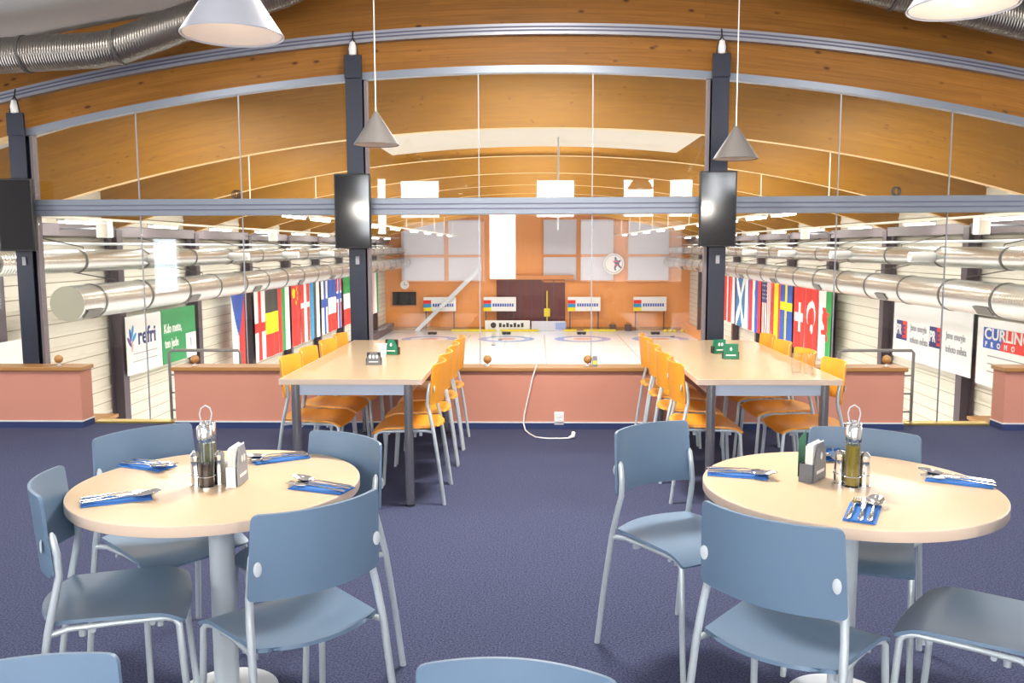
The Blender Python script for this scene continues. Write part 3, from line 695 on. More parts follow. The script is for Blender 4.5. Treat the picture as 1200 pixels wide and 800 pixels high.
for (sd, p0, p1, fn, lab) in FL:
    o0, o1 = abs(p0 - 630), abs(p1 - 630)
    ya, yb = 10.45*1010/o0, 10.45*1010/o1
    mp = wallmap(sd, ya); w = abs(yb - ya); ph = random.random()*6
    ztop = -.10 if sd == 'L' else 0.0; h = 2.6 if sd == 'L' else 2.55
    m = MB().shell(lambda u, v: mp(u*w, ztop - v*h, .05 + .035*math.sin(u*9 + ph)*(.3 + .7*v)), 26, 44, .008, lambda u, v: keys.index(fn(u, v)))
    used = sorted(set(m.mi)); m.mi = [used.index(i) for i in m.mi]
    t = thing('hanging_flag', lab, 'flag', mp(w/2, ztop, .05), 0, 'flags hung along the %s hall wall' % ('left' if sd == 'L' else 'right'))
    m.v = [tuple(Vector(p) - t.location) for p in m.v]
    m.build('cloth', ['p_' + keys[i] for i in used], t, angle=60)
    a = Vector(mp(.01, ztop + .01, .05)) - t.location; b = Vector(mp(w - .01, ztop + .01, .05)) - t.location
    m = MB().tube([a, b], .018, 8)
    for q in (a, b): m.tube([q, q + Vector((-.46 if sd == 'L' else .46, 0, 0))], .012, 6)
    m.build('hanging_rod', 'alu', t)

def banner(sd, Y0, w, z0, z1, label, mats='bannerwhite'):
    mp = wallmap(sd, Y0); t = thing('banner', label, 'banner', mp(0, z0, 0))
    loc = Vector(t.location); f = lambda s, z, d: Vector(mp(s, z, d)) - loc
    MB().prism([(0, z0), (w, z0), (w, z1), (0, z1)], f, 0, .02).build('sheet', mats, t, smooth=False)
    m = MB()
    for s in (.1, w - .1):
        m.tube([f(s, z1 - .02, 0.0), f(s, z1 - .02, -.07)], .015, 6)
    m.build('fixing', 'alu', t)
    return t, f
def rect(t, f, s0, s1, z0, z1, mt, name, d=.026): return MB().prism([(s0, z0), (s1, z0), (s1, z1), (s0, z1)], f, .018, d).build(name, mt, t, smooth=False)
t, f = banner('L', 21.5, 2.05, -1.73, -.22, 'white banner with a blue petal logo beside the nearest left hall column')
text_mesh('refri', .62, lambda x, y, z: f(.62 + x, -.98 + y, .02 + z), 'p_n', 'lettering', t, 1.0, True)
for (a, b, c, ang) in ((.34, -.62, 'p_c', 70), (.22, -.70, 'p_b', 100), (.16, -.88, 'p_v', 130), (.30, -.98, 'p_p', 90), (.42, -.78, 'p_c', 40)):
    R2 = math.radians(ang); pts = [(math.cos(q)*.17, math.sin(q)*.055) for q in [2*PI*k/12 for k in range(12)]]
    MB().prism([(a + x*math.cos(R2) - y*math.sin(R2), b + x*math.sin(R2) + y*math.cos(R2)) for x, y in pts], f, .018, .026).build('logo_petal', c, t, smooth=False)
rect(t, f, .35, 1.75, -1.22, -1.20, 'inkgrey', 'fine_print'); rect(t, f, .3, 1.75, -1.42, -1.40, 'inkgrey', 'fine_print')
t, f = banner('L', 23.6, 2.35, -1.73, -.2, 'green banner with white slogan and a white corner square', 'bannergreen')
text_mesh('Kdo mete,', .36, lambda x, y, z: f(.12 + x, -.86 + y, .02 + z), 'bannerwhite', 'lettering', t, .78, True)
text_mesh('ten jede', .36, lambda x, y, z: f(.14 + x, -1.28 + y, .02 + z), 'bannerwhite', 'lettering', t, .78, True)
rect(t, f, 1.6, 2.35, -1.73, -1.0, 'bannerwhite', 'white_square'); rect(t, f, 1.93, 1.98, -1.4, -1.15, 'inkgrey', 'small_mark', .03)
t, f = banner('R', 25.4, 4.55, -1.66, -.09, 'wide white banner with two navy and red logo squares')
for s0 in (.22, 2.32):
    rect(t, f, s0, s0 + .42, -1.14, -.60, 'p_n', 'logo_square'); rect(t, f, s0 + .42, s0 + .70, -1.14, -.60, 'p_r', 'logo_square')
    rect(t, f, s0, s0 + .70, -1.14, -1.08, 'p_n', 'logo_base', .03)
    text_mesh('PR', .40, lambda x, y, z: f(s0 + .02 + x, -.99 + y, .026 + z), 'bannerwhite', 'lettering', t, .75, True)
    text_mesh('E', .40, lambda x, y, z: f(s0 + .44 + x, -.99 + y, .026 + z), 'p_n', 'lettering', t, .75, True)
    text_mesh('Jsme energie', .25, lambda x, y, z: f(s0 + .92 + x, -.82 + y, .02 + z), 'inkgrey', 'lettering', t, .78, True)
    text_mesh('tohoto města', .25, lambda x, y, z: f(s0 + .92 + x, -1.16 + y, .02 + z), 'inkgrey', 'lettering', t, .78, True)
t, f = banner('R', 20.6, 3.3, -1.72, -.16, 'white banner with a slanted blue and red heading at the right edge')
MB().prism([(.28, -.84), (1.0, -.84), (1.22, -.36), (.28, -.36)], f, .018, .026).build('blue_field', 'p_b', t, smooth=False)
MB().prism([(1.0, -.84), (2.75, -.84), (2.75, -.36), (1.22, -.36)], f, .018, .026).build('red_field', 'p_r', t, smooth=False)
text_mesh('CURLING', .36, lambda x, y, z: f(.33 + x, -.62 + y, .026 + z), 'bannerwhite', 'lettering', t, 1.25, True)
text_mesh('PROMO', .17, lambda x, y, z: f(.38 + x, -.80 + y, .026 + z), 'bannerwhite', 'lettering', t, 1.0, True, spacing=2.9)
for z in (-1.02, -1.2, -1.38): rect(t, f, .5, 2.5, z, z + .025, 'inkgrey', 'fine_print')
t, f = banner('L', 15.6, 2.3, -2.2, -.3, 'plain white panel on the left hall wall beyond the leftmost column')
MB().tube([f(2.2, -2.2, .05), f(2.2, -.35, .05)], .03, 8).build('edge_pipe', 'alu', t)

# ladder-like guard rails outside the glass
for sx, sd in ((-1, 'left'), (1, 'right')):
    t = thing('guard_rail', 'thin dark metal guard rail behind the glass in the %s gap' % sd, 'rail', (sx*2.95, YG + .10, 0))
    xo, xi = sx*.32, -sx*.32
    MB().tube([(xo, 0, -.2), (xo, 0, .60), (xo - sx*.02, 0, .62), (xi + sx*.02, 0, .62), (xi, 0, .60), (xi, 0, -.2)], .014, 8).build('frame', 'rail', t)
    for z in (.08, .24, .40): MB().tube([(xo, 0, z), (xi, 0, z)], .008, 8).build('rung', 'rail', t)

# ------------------------------------------------------------------ ball finials, cable, socket
balls = [(-4.1, 'wooden ball on the low wall at the left edge'), (-2.92, 'wooden ball at the left end of the long low wall'), (-.417, 'wooden ball on the low wall right of the left long table'), (.43, 'wooden ball beside the small dark sign on the low wall'), (2.92, 'wooden ball at the right end of the long low wall')]
for i, (x, lab) in enumerate(balls):
    t = thing('wooden_ball', lab, 'ornament', (x, 7.22, .525), 0, 'wooden balls on the low walls')
    MB().lathe([(.001, .0), (.018, .0), (.018, .006), (.007, .01), (.007, .03), (.001, .03)], 14).build('peg', 'cap', t)
    MB().lathe([(.036*math.sin(PI*k/14) + 1e-4, .056 - .036*math.cos(PI*k/14)) for k in range(15)], 20).build('ball', 'ballwood', t)
t = thing('table_sign', 'small dark folded card standing beside the wooden ball', 'sign', (.488, 7.2, .525))
m = MB().prism([(-.032, 0), (.032, 0), (.0, .085)], lambda a, b, d: (d, a, b), -.02, .02); m.build('card', 'greyholder', t, smooth=False)
MB().box((0, -.0205, .034), (.03, .002, .03), Matrix.Rotation(-.36, 3, 'X')).build('print', 'yellow', t, smooth=False)
t = thing('white_cable', 'white cable hanging down the low wall to a plug on the carpet', 'cable', (0, 0, 0))
MB().tube([(.0, 7.23, .53), (-.005, 7.12, .531), (-.01, 7.107, .52), (-.036, 7.105, .44), (-.06, 7.105, .33), (-.085, 7.105, .22), (-.105, 7.10, .13), (-.11, 7.08, .06), (-.095, 7.03, .015), (-.06, 6.92, .007), (-.01, 6.80, .007), (.08, 6.75, .007), (.18, 6.75, .007), (.262, 6.76, .008)], .0055, 8).build('cord', 'white', t)
MB().tube([(.258, 6.755, .012), (.29, 6.78, .018), (.295, 6.80, .045)], [.010, .017, .017], 12).build('plug', 'white', t)
t = thing('wall_socket', 'white double socket low on the terracotta wall', 'socket', (.187, 7.14, .092))
MB().bb(-.04, .04, -.012, 0, -.055, .055).build('plate', 'white', t, bevel=.004)
for z in (-.025, .025): MB().lathe([(.018, 0), (.018, .004), (.015, .004), (.015, 0)], 18, (0, -.012, z), R=Matrix.Rotation(PI/2, 3, 'X'), closed=True).build('outlet', 'cap', t)

# ------------------------------------------------------------------ screens on the columns
for i, (x, z0, z1, yaw, lab) in enumerate(((-4.41, 1.50, 2.11, 0, 'black upright screen on the leftmost column'), (-1.54, 1.515, 2.135, .0, 'black upright screen on the column by the left long table'), (1.497, 1.52, 2.14, .0, 'black upright screen with bright reflections on the right column'))):
    t = thing('television', lab, 'television', (x, 7.27, (z0 + z1)/2), yaw, 'upright screens on the columns')
    h = (z1 - z0)/2; w = .152
    MB().bb(-w, w, -.03, .015, -h, h).build('casing', 'black', t, bevel=.006)
    MB().bb(-w + .012, w - .012, -.0325, -.028, -h + .012, h - .012).build('screen', 'screen', t, smooth=False)
    MB().bb(-.05, .05, .012, .063, -.1, .1).build('bracket', 'black', t, smooth=False)

# ------------------------------------------------------------------ room duct under the ceiling
for sd, pts in (('left', [(-6.4, 6.85, 2.93), (-4.6, 6.85, 3.01), (-3.45, 6.85, 3.06), (-3.25, 6.85, 3.09), (-2.4, 6.85, 3.37), (-1.95, 6.85, 3.47), (-1.6, 6.85, 3.62)]), ('right', [(6.4, 6.85, 2.72), (5.2, 6.85, 2.93), (4.3, 6.85, 3.08), (3.84, 6.85, 3.17), (2.75, 6.85, 3.43), (2.3, 6.85, 3.50), (1.95, 6.85, 3.6)])):
    t = thing('air_duct', 'dim round metal duct under the room ceiling at the upper %s' % sd, 'duct', (0, 0, 0))
    rs = [.135]*5 + [.10, .10]
    MB().tube(pts, rs, 28).build('pipe', 'ductdark', t)
    P = [Vector(p) for p in pts]
    for (k, fr) in ((1, .52), (2, .95), (4, .1)):
        a = P[k].lerp(P[k+1], fr); d = (P[k+1] - P[k]).normalized()
        q = Vector((0, 0, 1)).rotation_difference(d).to_matrix()
        MB().lathe([(.13, -.012), (.143, -.012), (.143, .012), (.13, .012)], 28, a, R=q, closed=True).build('seam_ring', 'ring', t)
    m = MB()
    for k in (1, 4): m.tube([P[k] + Vector((0, 0, .1)), (P[k].x, P[k].y, arch(P[k].x, 3.75, 24))], .008, 6)
    m.build('hanger', 'ring', t)

# ------------------------------------------------------------------ pendant lamps
def pendant(x, y, z, label, shade, bulb, watts, group, drop=.0):
    t = thing('pendant_lamp', label, 'lamp', (x, y, z), 0, group)
    MB().lathe([(.17, 0), (.172, .003), (.02, .235), (.012, .25), (.008, .25), (.018, .23), (.168, .003)], 40, closed=True).build('shade', [shade], t)
    MB().lathe([(.163, .005), (.1655, .006), (.018, .228), (.016, .226)], 40, closed=True).build('shade_lining', 'lampin', t)
    MB().lathe([(.001, .09 - drop), (.02, .092 - drop), (.034, .11 - drop), (.036, .13 - drop), (.026, .155 - drop), (.014, .175 - drop), (.014, .20), (.001, .20)], 20).build('bulb', bulb, t)
    MB().tube([(0, 0, .245), (0, 0, arch(x, 3.745, 24) - z)], .0045, 8).build('cord', 'white', t)
    if watts:
        li = bpy.data.lights.new('pendant_glow', 'POINT'); li.energy = watts; li.color = (1, .93, .84); li.shadow_soft_size = .04
        lo = bpy.data.objects.new('pendant_glow', li); col.objects.link(lo); lo.parent = t; lo.location = (0, 0, .07 - drop*.8)
pendant(-1.035, 3.0, 2.24, 'large white cone pendant lamp above the left round table', 'lampshade', 'bulbdim', .3, 'cone pendant lamps', .045)
pendant(1.40, 2.98, 2.30, 'large white cone pendant lamp with bright bulb above the right round table', 'lampshade', 'bulb', .25, 'cone pendant lamps', .085)
pendant(-1.21, 6.6, 2.29, 'small looking grey cone pendant above the left long table', 'lampgrey', 'white', 0, 'cone pendant lamps')
pendant(1.53, 6.8, 2.19, 'small looking grey cone pendant above the right long table', 'lampgrey', 'white', 0, 'cone pendant lamps')

for i, x in enumerate((-3.2, -1.1, 1.15, 3.1)):   # more of the same lamps over the tables behind us
    pendant(x, -1.3 - .1*i, 2.22, 'white cone pendant lamp over the tables behind, %s from the left' % ORD[i], 'lampshade', 'bulb', 80, 'cone pendant lamps', .085)

# ------------------------------------------------------------------ chairs
def make_chair(name, label, m1, group):
    t = thing(name, label, 'chair', (0, 0, 0), 0, group)
    def back(u, v):
        z0, z1, r, w = .598, .836, .016, .203 - .010*v
        z = z0 + (z1 - z0)*v
        e = min(z - z0, z1 - z); ins = 0 if e >= r else r - math.sqrt(max(0, r*r - (r - e)**2))
        x = (2*u - 1)*(w - ins); k = x/w
        y = -.150 - .020*v - .058*(1 - k*k)
        return (x, y, z)
    vs_ = [0, .01, .03, .06, .10]; rows = vs_ + [.2, .35, .5, .65, .8] + [1 - q for q in reversed(vs_)]
    m = MB(); m.shell(lambda u, v: back(u, rows[min(len(rows)-1, int(round(v*(len(rows)-1))))]), 22, len(rows)-1, .009)
    m.build('backrest', m1, t, angle=50)
    def seat(u, v):
        a = 2*u - 1
        w = .186 + .018*v
        e = min(v, 1 - v)*.38; r = .009; ins = 0 if e >= r else r - math.sqrt(max(0, r*r - (r - e)**2))
        x = a*(w - ins)
        yr = -.165 - .05*(1 - a*a); yf = .190 + .014*(1 - a*a)
        y = yr + (yf - yr)*v
        z = .458 - .020*(1 - a*a)*math.sin(PI*min(1, v*.9 + .05)) - .030*max(0, (v - .75)/.25)**2
        z += .004*math.cos(v*PI)
        return (x, y, z)
    m = MB(); rows2 = [0, .006, .013, .024, .08, .16, .28, .4, .52, .64, .75, .82, .88, .94, .976, .987, .994, 1]
    m.shell(lambda u, v: seat(u, rows2[min(len(rows2)-1, int(round(v*(len(rows2)-1))))]), 22, len(rows2)-1, .011)
    m.build('seat', m1, t, angle=50)
    for s in (-1, 1):
        MB().tube([(s*.221, -.233, 0), (s*.213, -.205, .22), (s*.204, -.172, .44), (s*.197, -.150, .54), (s*.190, -.137, .60), (s*.186, -.140, .66), (s*.185, -.149, .715), (s*.185, -.151, .728)], [.011]*6 + [.010, .004], 12).build('rear_leg', 'tube', t)
        MB().tube([(s*.204, .203, 0), (s*.199, .188, .2), (s*.193, .174, .415), (s*.187, .162, .430), (s*.180, .140, .434)], .0105, 12).build('front_leg', 'tube', t)
        MB().lathe([(.001, 0), (.011, .0), (.012, .003), (.009, .005), (.001, .005)], 18, (s*.183, -.176, .69), R=Matrix.Rotation(PI/2, 3, 'X') @ Matrix.Diagonal((1, 1.7, 1))).build('fixing_cap', 'cap', t)
    m = MB()
    for s in (-1, 1):
        m.tube([(s*.203, -.172, .436), (s*.185, -.12, .4405), (s*.174, 0, .436), (s*.176, .10, .434), (s*.180, .145, .434)], .009, 10)
    m.tube([(-.178, -.06, .424), (.178, -.06, .424)], .008, 10); m.tube([(-.178, .10, .422), (.178, .10, .422)], .008, 10)
    for s in (-1, 1):
        for y in (-.09, .12): m.lathe([(.001, .405), (.010, .405), (.010, .43), (.001, .43)], 8, (s*.16, y, 0))
    m.build('seat_frame', 'tube', t)
    return t
D = math.radians
gb = 'blue chairs round the tables'
blue = [(-1.293, 2.545, 20.7, 'slate blue chair at the left side of the left round table'),
        (-1.358, 3.071, -38.7, 'slate blue chair behind the left round table, back to the left gap'),
        (-.806, 2.945, -126, 'slate blue chair behind the right side of the left round table'),
        (-.718, 2.405, 133.5, 'slate blue chair in front of the left round table, backrest towards us'),
        (.55, 3.149, -53, 'slate blue chair standing left of the right round table'),
        (.714, 2.323, 50.2, 'slate blue chair in front of the right round table, backrest towards us'),
        (1.15, 3.05, -115.4, 'slate blue chair behind the right round table'),
        (1.286, 2.417, 142.2, 'slate blue chair right of the right round table, backrest out of frame'),
        (-.06, 1.292, -97.9, 'slate blue chair of which only the backrest top shows at bottom middle'),
        (-.815, 1.15, -64, 'slate blue chair of which only the backrest corner shows at bottom left')]
b0 = make_chair('dining_chair', blue[0][3], 'blue', gb)
b0.location = (blue[0][0], blue[0][1], 0); b0.rotation_euler = (0, 0, D(blue[0][2] - 90))
for x, y, a, lab in blue[1:]:
    c = again(b0, (x, y, 0), D(a - 90), lab, gb)
    if 'bottom middle' in lab: c.scale = (.93, .93, .93)
go = 'orange chairs at the long tables'
o0 = make_chair('dining_chair', 'orange', 'orange', go)
first = True
for (x, a, ys, txt) in ((-1.39, 0, (5.40, 5.87, 6.34, 6.81), 'left side of the left long table'), (-.78, 180, (5.20, 5.67, 6.14, 6.61), 'right side of the left long table'),
                        (1.03, 0, (5.25, 5.75, 6.25, 6.73), 'left side of the right long table'), (1.62, 180, (5.24, 5.76, 6.28, 6.76), 'right side of the right long table')):
    for k, y in enumerate(ys):
        lab = 'orange plywood chair on the %s, %s' % (txt, ('nearest', 'second nearest', 'second farthest', 'farthest')[k])
        jx = random.uniform(-.012, .012); ja = random.uniform(-1.5, 1.5)
        if first: o0.location = (x + jx, y, 0); o0.rotation_euler = (0, 0, D(a - 90 + ja)); o0['label'] = lab; first = False
        else: again(o0, (x + jx, y, 0), D(a - 90 + ja), lab, go)

# ------------------------------------------------------------------ tables
TL, TR, ZT = (-1.064, 2.79), (1.02, 2.79), .745
def round_table(c, label):
    t = thing('round_table', label, 'table', (c[0], c[1], 0), 0, 'round dining tables')
    R = .4645
    MB().lathe([(.001, .712), (R - .004, .712), (R - .004, .7445), (R - .006, ZT), (.001, ZT)], 96).build('tabletop', 'maple', t)
    MB().lathe([(R - .004, .7115), (R - .0015, .7115), (R, .714), (R, .742), (R - .002, .7448), (R - .004, .7448)], 96, closed=True).build('edge_band', 'maple_edge', t)
    MB().lathe([(.001, .01), (.041, .01), (.041, .69), (.001, .69)], 32).build('column', 'silver_col', t)
    MB().lathe([(.001, .69), (.14, .69), (.14, .712), (.001, .712)], 32).build('top_plate', 'silver_col', t)
    MB().lathe([(.001, 0), (.17, 0), (.17, .008), (.06, .02), (.045, .03), (.001, .03)], 40).build('base', 'silver_col', t)
round_table(TL, 'round maple topped table at the left with a silver column'); round_table(TR, 'round maple topped table at the right with a silver column')
def long_table(x0, x1, label):
    y0, y1, z = 4.92, 7.03, .765
    t = thing('long_table', label, 'table', ((x0+x1)/2, (y0+y1)/2, 0), 0, 'long dining tables')
    w, d = (x1-x0)/2, (y1-y0)/2
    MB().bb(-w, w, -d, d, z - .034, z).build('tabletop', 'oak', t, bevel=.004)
    MB().bb(-w - .001, w + .001, -d - .0015, -d + .001, z - .033, z - .001).bb(-w - .0015, -w + .001, -d, d, z - .033, z - .001).bb(w - .001, w + .0015, -d, d, z - .033, z - .001).build('edge_band', 'maple_edge', t, smooth=False)
    for sx in (-1, 1):
        for sy in (-1, 1):
            l = MB().lathe([(.001, 0.012), (.027, .012), (.027, z - .034), (.001, z - .034)], 24, (sx*(w - .085), sy*(d - .045), 0)).build('leg', 'steel_leg', t)
            MB().lathe([(.001, 0), (.029, 0), (.029, .012), (.001, .012)], 20, (sx*(w - .085), sy*(d - .045), 0)).build('foot', 'black', l)
    m = MB().bb(-w + .11, w - .11, -d + .035, -d + .055, z - .10, z - .034).bb(-w + .11, w - .11, d - .055, d - .035, z - .10, z - .034)
    for sx in (-1, 1): m.bb(sx*(w - .085) - .01, sx*(w - .085) + .01, -d + .07, d - .07, z - .10, z - .034)
    m.build('apron', 'apron', t, smooth=False)
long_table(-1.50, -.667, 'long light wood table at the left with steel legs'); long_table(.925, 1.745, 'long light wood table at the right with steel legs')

# ------------------------------------------------------------------ cutlery on napkins
def base_set():
    nap = thing('paper_napkin', 'x', 'napkin')
    MB().shell(lambda u, v: ((u - .5)*.20, (v - .5)*.088, .0022 + .0008*math.sin(u*11)), 10, 4, .0024).build('lower_fold', 'napkin', nap)
    MB().shell(lambda u, v: ((u - .5)*.194 - .003, (v - .5)*.080 + .003, .0056 + .001*math.sin(u*9 + 1)), 10, 4, .0022).build('upper_fold', 'napkin', nap)
    def handle(m, x0, x1):
        m.tube([(x0, 0, .010), (x0 + .012, 0, .011), (x0 + .05, 0, .0125), (x1 - .02, 0, .016), (x1, 0, .014)], [.002, .0062, .0052, .0028, .0030], 10, flat=.45)
    sp = thing('soup_spoon', 'x', 'spoon'); m = MB(); handle(m, -.105, .03); m.build('handle', 'cutlery', sp)
    def bowl(u, v):
        q = (u - .5)*2; r = (v - .5)*2
        L2 = .031*math.sqrt(max(0, 1 - q*q)) if abs(q) < 1 else 0
        return (.065 + q*.036, r*.86*L2*.85, .020 + .004*q - .010*(1 - q*q)*(1 - r*r))
    MB().shell(bowl, 14, 10, .0016).build('bowl', 'cutlery', sp, angle=80)
    kn = thing('table_knife', 'x', 'knife'); m = MB(); handle(m, -.105, -.01); m.build('handle', 'cutlery', kn)
    MB().prism([(-.012, -.004), (.08, -.009), (.10, -.003), (.095, .006), (-.012, .006)], lambda a, b, d: (a, b, d), .0125, .0142).build('blade', 'cutlery', kn, smooth=False)
    fk = thing('table_fork', 'x', 'fork'); m = MB(); handle(m, -.105, .03); m.build('handle', 'cutlery', fk)
    m = MB().prism([(.028, -.003), (.045, -.011), (.055, -.012), (.055, .012), (.045, .011), (.028, .003)], lambda a, b, d: (a, b, d), .0125, .0145)
    for k in range(4): m.tube([(.054, -.0098 + k*.0065, .0135), (.075, -.0098 + k*.0065, .0115), (.095, -.0098 + k*.0065, .0150)], .0014, 6, flat=.7)
    m.build('tines', 'cutlery', fk)
    return dict(nap=nap, spoon=sp, knife=kn, fork=fk)
proto = base_set()
sets = [(-1.305, 2.575, 26, 'at the left front of the left round table', True), (-1.40, 2.99, -22, 'at the left rear of the left round table', False), (-.95, 3.10, 212, 'at the rear of the left round table', False), (-.70, 2.715, 160, 'at the right edge of the left round table', True),
        (.69, 2.91, -15, 'at the left edge of the right round table', False), (1.40, 2.83, 152, 'at the right edge of the right round table', True), (.955, 2.485, 64, 'at the front of the right round table', True), (1.11, 3.20, 250, 'behind the card holder on the right round table', False)]
used0 = False
for (x, y, a, lab, sp) in sets:
    r = D(a); c, s = math.cos(r), math.sin(r)
    def pos(dx, dy, z=ZT): return (x + c*dx - s*dy, y + s*dx + c*dy, z)
    items = [('nap', 0, 0, 0, 'blue folded paper napkin ' + lab, 'blue paper napkins'), ('spoon', .015, -.027, 0, 'soup spoon on the blue napkin ' + lab, 'soup spoons'),
             ('knife', .01, .0, 2, 'knife on the blue napkin ' + lab, 'table knives'), ('fork', .01, .027, -2, 'fork on the blue napkin ' + lab, 'table forks')]
    for k, dx, dy, da, l2, g in items:
        p = proto[k]
        if not used0: p.location = pos(dx, dy); p.rotation_euler = (0, 0, r + D(da)); p['label'] = l2; p['group'] = g
        else: again(p, pos(dx, dy), r + D(da), l2, g)
    used0 = True
for o in [o for o in col.objects if o.parent is None and o.name.split('.')[0] in ('soup_spoon', 'table_knife', 'table_fork')]: o.scale = (1.12, 1.12, 1.12)

# ------------------------------------------------------------------ cruets
def bottle(name, label, loc, liq, fill, h=.20, r=.0245):
    t = thing(name, label, 'bottle', loc)
    MB().lathe([(.001, .0), (r, .0), (r, h*.72), (r*.95, h*.75), (r - .004, h*.75), (r - .003, h*.7), (r - .002, .004), (.001, .004)], 24).build('glass_body', 'clear', t)
    MB().lathe([(.001, .005), (r - .003, .005), (r - .003, fill), (.001, fill)], 20).build('liquid', liq, t)
    MB().lathe([(.001, h*.74), (r + .001, h*.74), (r + .0015, h*.97), (r - .002, h), (.008, h), (.006, h + .006), (.001, h + .006)], 24).build('steel_cap', 'chrome', t)
    return t
def shaker(name, label, loc):
    t = thing(name, label, 'shaker', loc)
    MB().lathe([(.001, 0), (.0185, 0), (.0195, .03), (.0175, .078), (.001, .078)], 24).build('body', 'chrome', t)
    MB().lathe([(.001, .078), (.0165, .078), (.0178, .082), (.0178, .098), (.012, .106), (.001, .108)], 24).build('cap', 'chrome', t)
def cruet(x, y, a, tab, oilfront, fo, fv):
    R2 = D(a); c, s = math.cos(R2), math.sin(R2)
    P2 = lambda dx, dy, z: (x + c*dx - s*dy, y + s*dx + c*dy, z)
    t = thing('cruet_stand', 'chrome cruet stand with a tall wire loop on the %s round table' % tab, 'cruet stand', (x, y, ZT), R2)
    m = MB()
    for (dx, dy, r) in ((0, -.03, .028), (0, .03, .028), (-.036, 0, .024), (.036, 0, .024), (0, 0, .028)): m.lathe([(.001, 0), (r, 0), (r, .006), (.001, .006)], 24, (dx, dy, 0))
    m.build('tray', 'chrome', t)
    m = MB()
    for (dx, dy, r) in ((0, -.03, .0265), (0, .03, .0265), (-.036, 0, .0215), (.036, 0, .0215)):
        m.tube([(dx + r*math.cos(q), dy + r*math.sin(q), .040) for q in [2*PI*k/20 for k in range(21)]], .0018, 6)
    m.build('holding_ring', 'chrome', t)
    MB().tube([(-.010, 0, .005), (-.010, 0, .20), (-.016, 0, .222), (-.019, 0, .240), (-.014, 0, .258), (0, 0, .267), (.014, 0, .258), (.019, 0, .240), (.016, 0, .222), (.010, 0, .20), (.010, 0, .005)], .0022, 8).build('wire_handle', 'cap', t)
    f, b = ('oil', 'vinegar') if oilfront else ('vinegar', 'oil')
    bottle(f + '_bottle', 'glass %s bottle with steel cap at the front of the %s table cruet' % ('olive oil' if f == 'oil' else 'dark vinegar', tab), P2(0, -.0305, ZT + .0065), f, fo)
    bottle(b + '_bottle', 'glass %s bottle with steel cap at the back of the %s table cruet' % ('olive oil' if b == 'oil' else 'dark vinegar', tab), P2(0, .0305, ZT + .0065), b, fv)
    shaker('salt_shaker', 'steel shaker at the left of the %s table cruet' % tab, P2(-.0365, 0, ZT + .0065)); shaker('pepper_shaker', 'steel shaker at the right of the %s table cruet' % tab, P2(.0365, 0, ZT + .0065))
cruet(-1.085, 2.752, 12, 'left', False, .075, .13); cruet(1.03, 2.785, -20, 'right', True, .135, .08)
def holder(x, y, z, a, mt, mc, label, clabel, w=.075, d=.036, h=.06, ch=.105, top=0.0, marks=1, mk='bannerwhite', back=False, plate=None):
    """desk holder: open box with cards standing in it"""
    t = thing('card_holder', label, 'holder', (x, y, z), D(a))
    th = .003; o = .0035
    m = MB().bb(-w/2, w/2, -d/2, d/2, 0, th).bb(-w/2, -w/2 + th, -d/2, d/2, th, h).bb(w/2 - th, w/2, -d/2, d/2, th, h).bb(-w/2, w/2, -d/2, -d/2 + th, th, h).bb(-w/2, w/2, d/2 - th, d/2, th, h + (.03 if back else 0))
    m.build('box', mt, t, smooth=False)
    c = thing('coaster_stack', clabel, 'coasters', (x, y, z + th), D(a))
    if plate: MB().prism([(-w*.48, 0), (w*.48, 0), (w*.42, ch*.62), (w*.2, ch), (-w*.2, ch), (-w*.42, ch*.62)], lambda p, q, e: (p, e, q), -d/2 - .004, -d/2).build('front_card', plate, c, smooth=False)
    m = MB()
    for k in range(6): m.bb(-w/2 + .006, w/2 - .006, -d/2 + .005 + k*.0043, -d/2 + .0085 + k*.0043, .0, ch - .002*((k*3) % 4))
    m.build('cards', mc, c, bevel=.001)
    for k in range(marks):
        mx = (k - (marks - 1)/2)*.022
        yy = -d/2 - (.0055 if plate else -.0035)
        MB().lathe([(.001, 0), (.008, 0), (.008, .0015), (.001, .0015)], 12, (mx, yy, ch*.66), R=Matrix.Rotation(PI/2, 3, 'X') @ Matrix.Diagonal((1, 1.6, 1))).build('emblem', mk, c, smooth=False)
    if plate: MB().bb(-w*.3, w*.3, -d/2 - .0052, -d/2 - .0035, ch*.2, ch*.28).build('lettering', mk, c, smooth=False)
    return t
holder(-.998, 2.772, ZT, 90, 'paper', 'paper', 'white plastic holder beside the cruet on the left round table', 'stack of white beer mats in the holder on the left round table', w=.105, d=.038, h=.068, ch=.128, marks=2, mk='bannerwhite', plate='inkgrey')  # grey front plate paints the shade on the holder's right side
holder(.925, 2.86, ZT, 52, 'greyholder', 'paper', 'grey plastic holder left of the cruet on the right round table', 'stack of pale beer mats with a grey front card on the right round table', w=.112, d=.048, h=.062, ch=.125, marks=1, plate='greyholder')
t = thing('leaflet', 'green folded leaflet sticking out of the grey holder on the right round table', 'leaflet', (.91, 2.872, ZT + .003), D(52))
MB().shell(lambda u, v: ((u - .5)*.07 - .01, .012 + .002*u, .01 + v*.128 + .018*u*(v > .9)), 4, 6, .001).build('sheet', 'green', t)
t = thing('toothpick_cup', 'small white cup between cruet and holder on the left round table', 'cup', (-1.065, 2.86, ZT))
MB().lathe([(.001, 0), (.016, 0), (.020, .05), (.018, .05), (.0145, .004), (.001, .004)], 20).build('cup', 'white', t)
MB().lathe([(.001, .004), (.014, .004), (.017, .042), (.001, .042)], 16).build('toothpicks', 'paper', t)
ZL = .765
holder(-1.06, 5.54, ZL, 4, 'black', 'black', 'black holder with three white emblems, nearer one on the left long table', 'dark cards with three white emblems on the left long table', w=.10, d=.04, h=.045, ch=.078, marks=3, plate='greyholder')
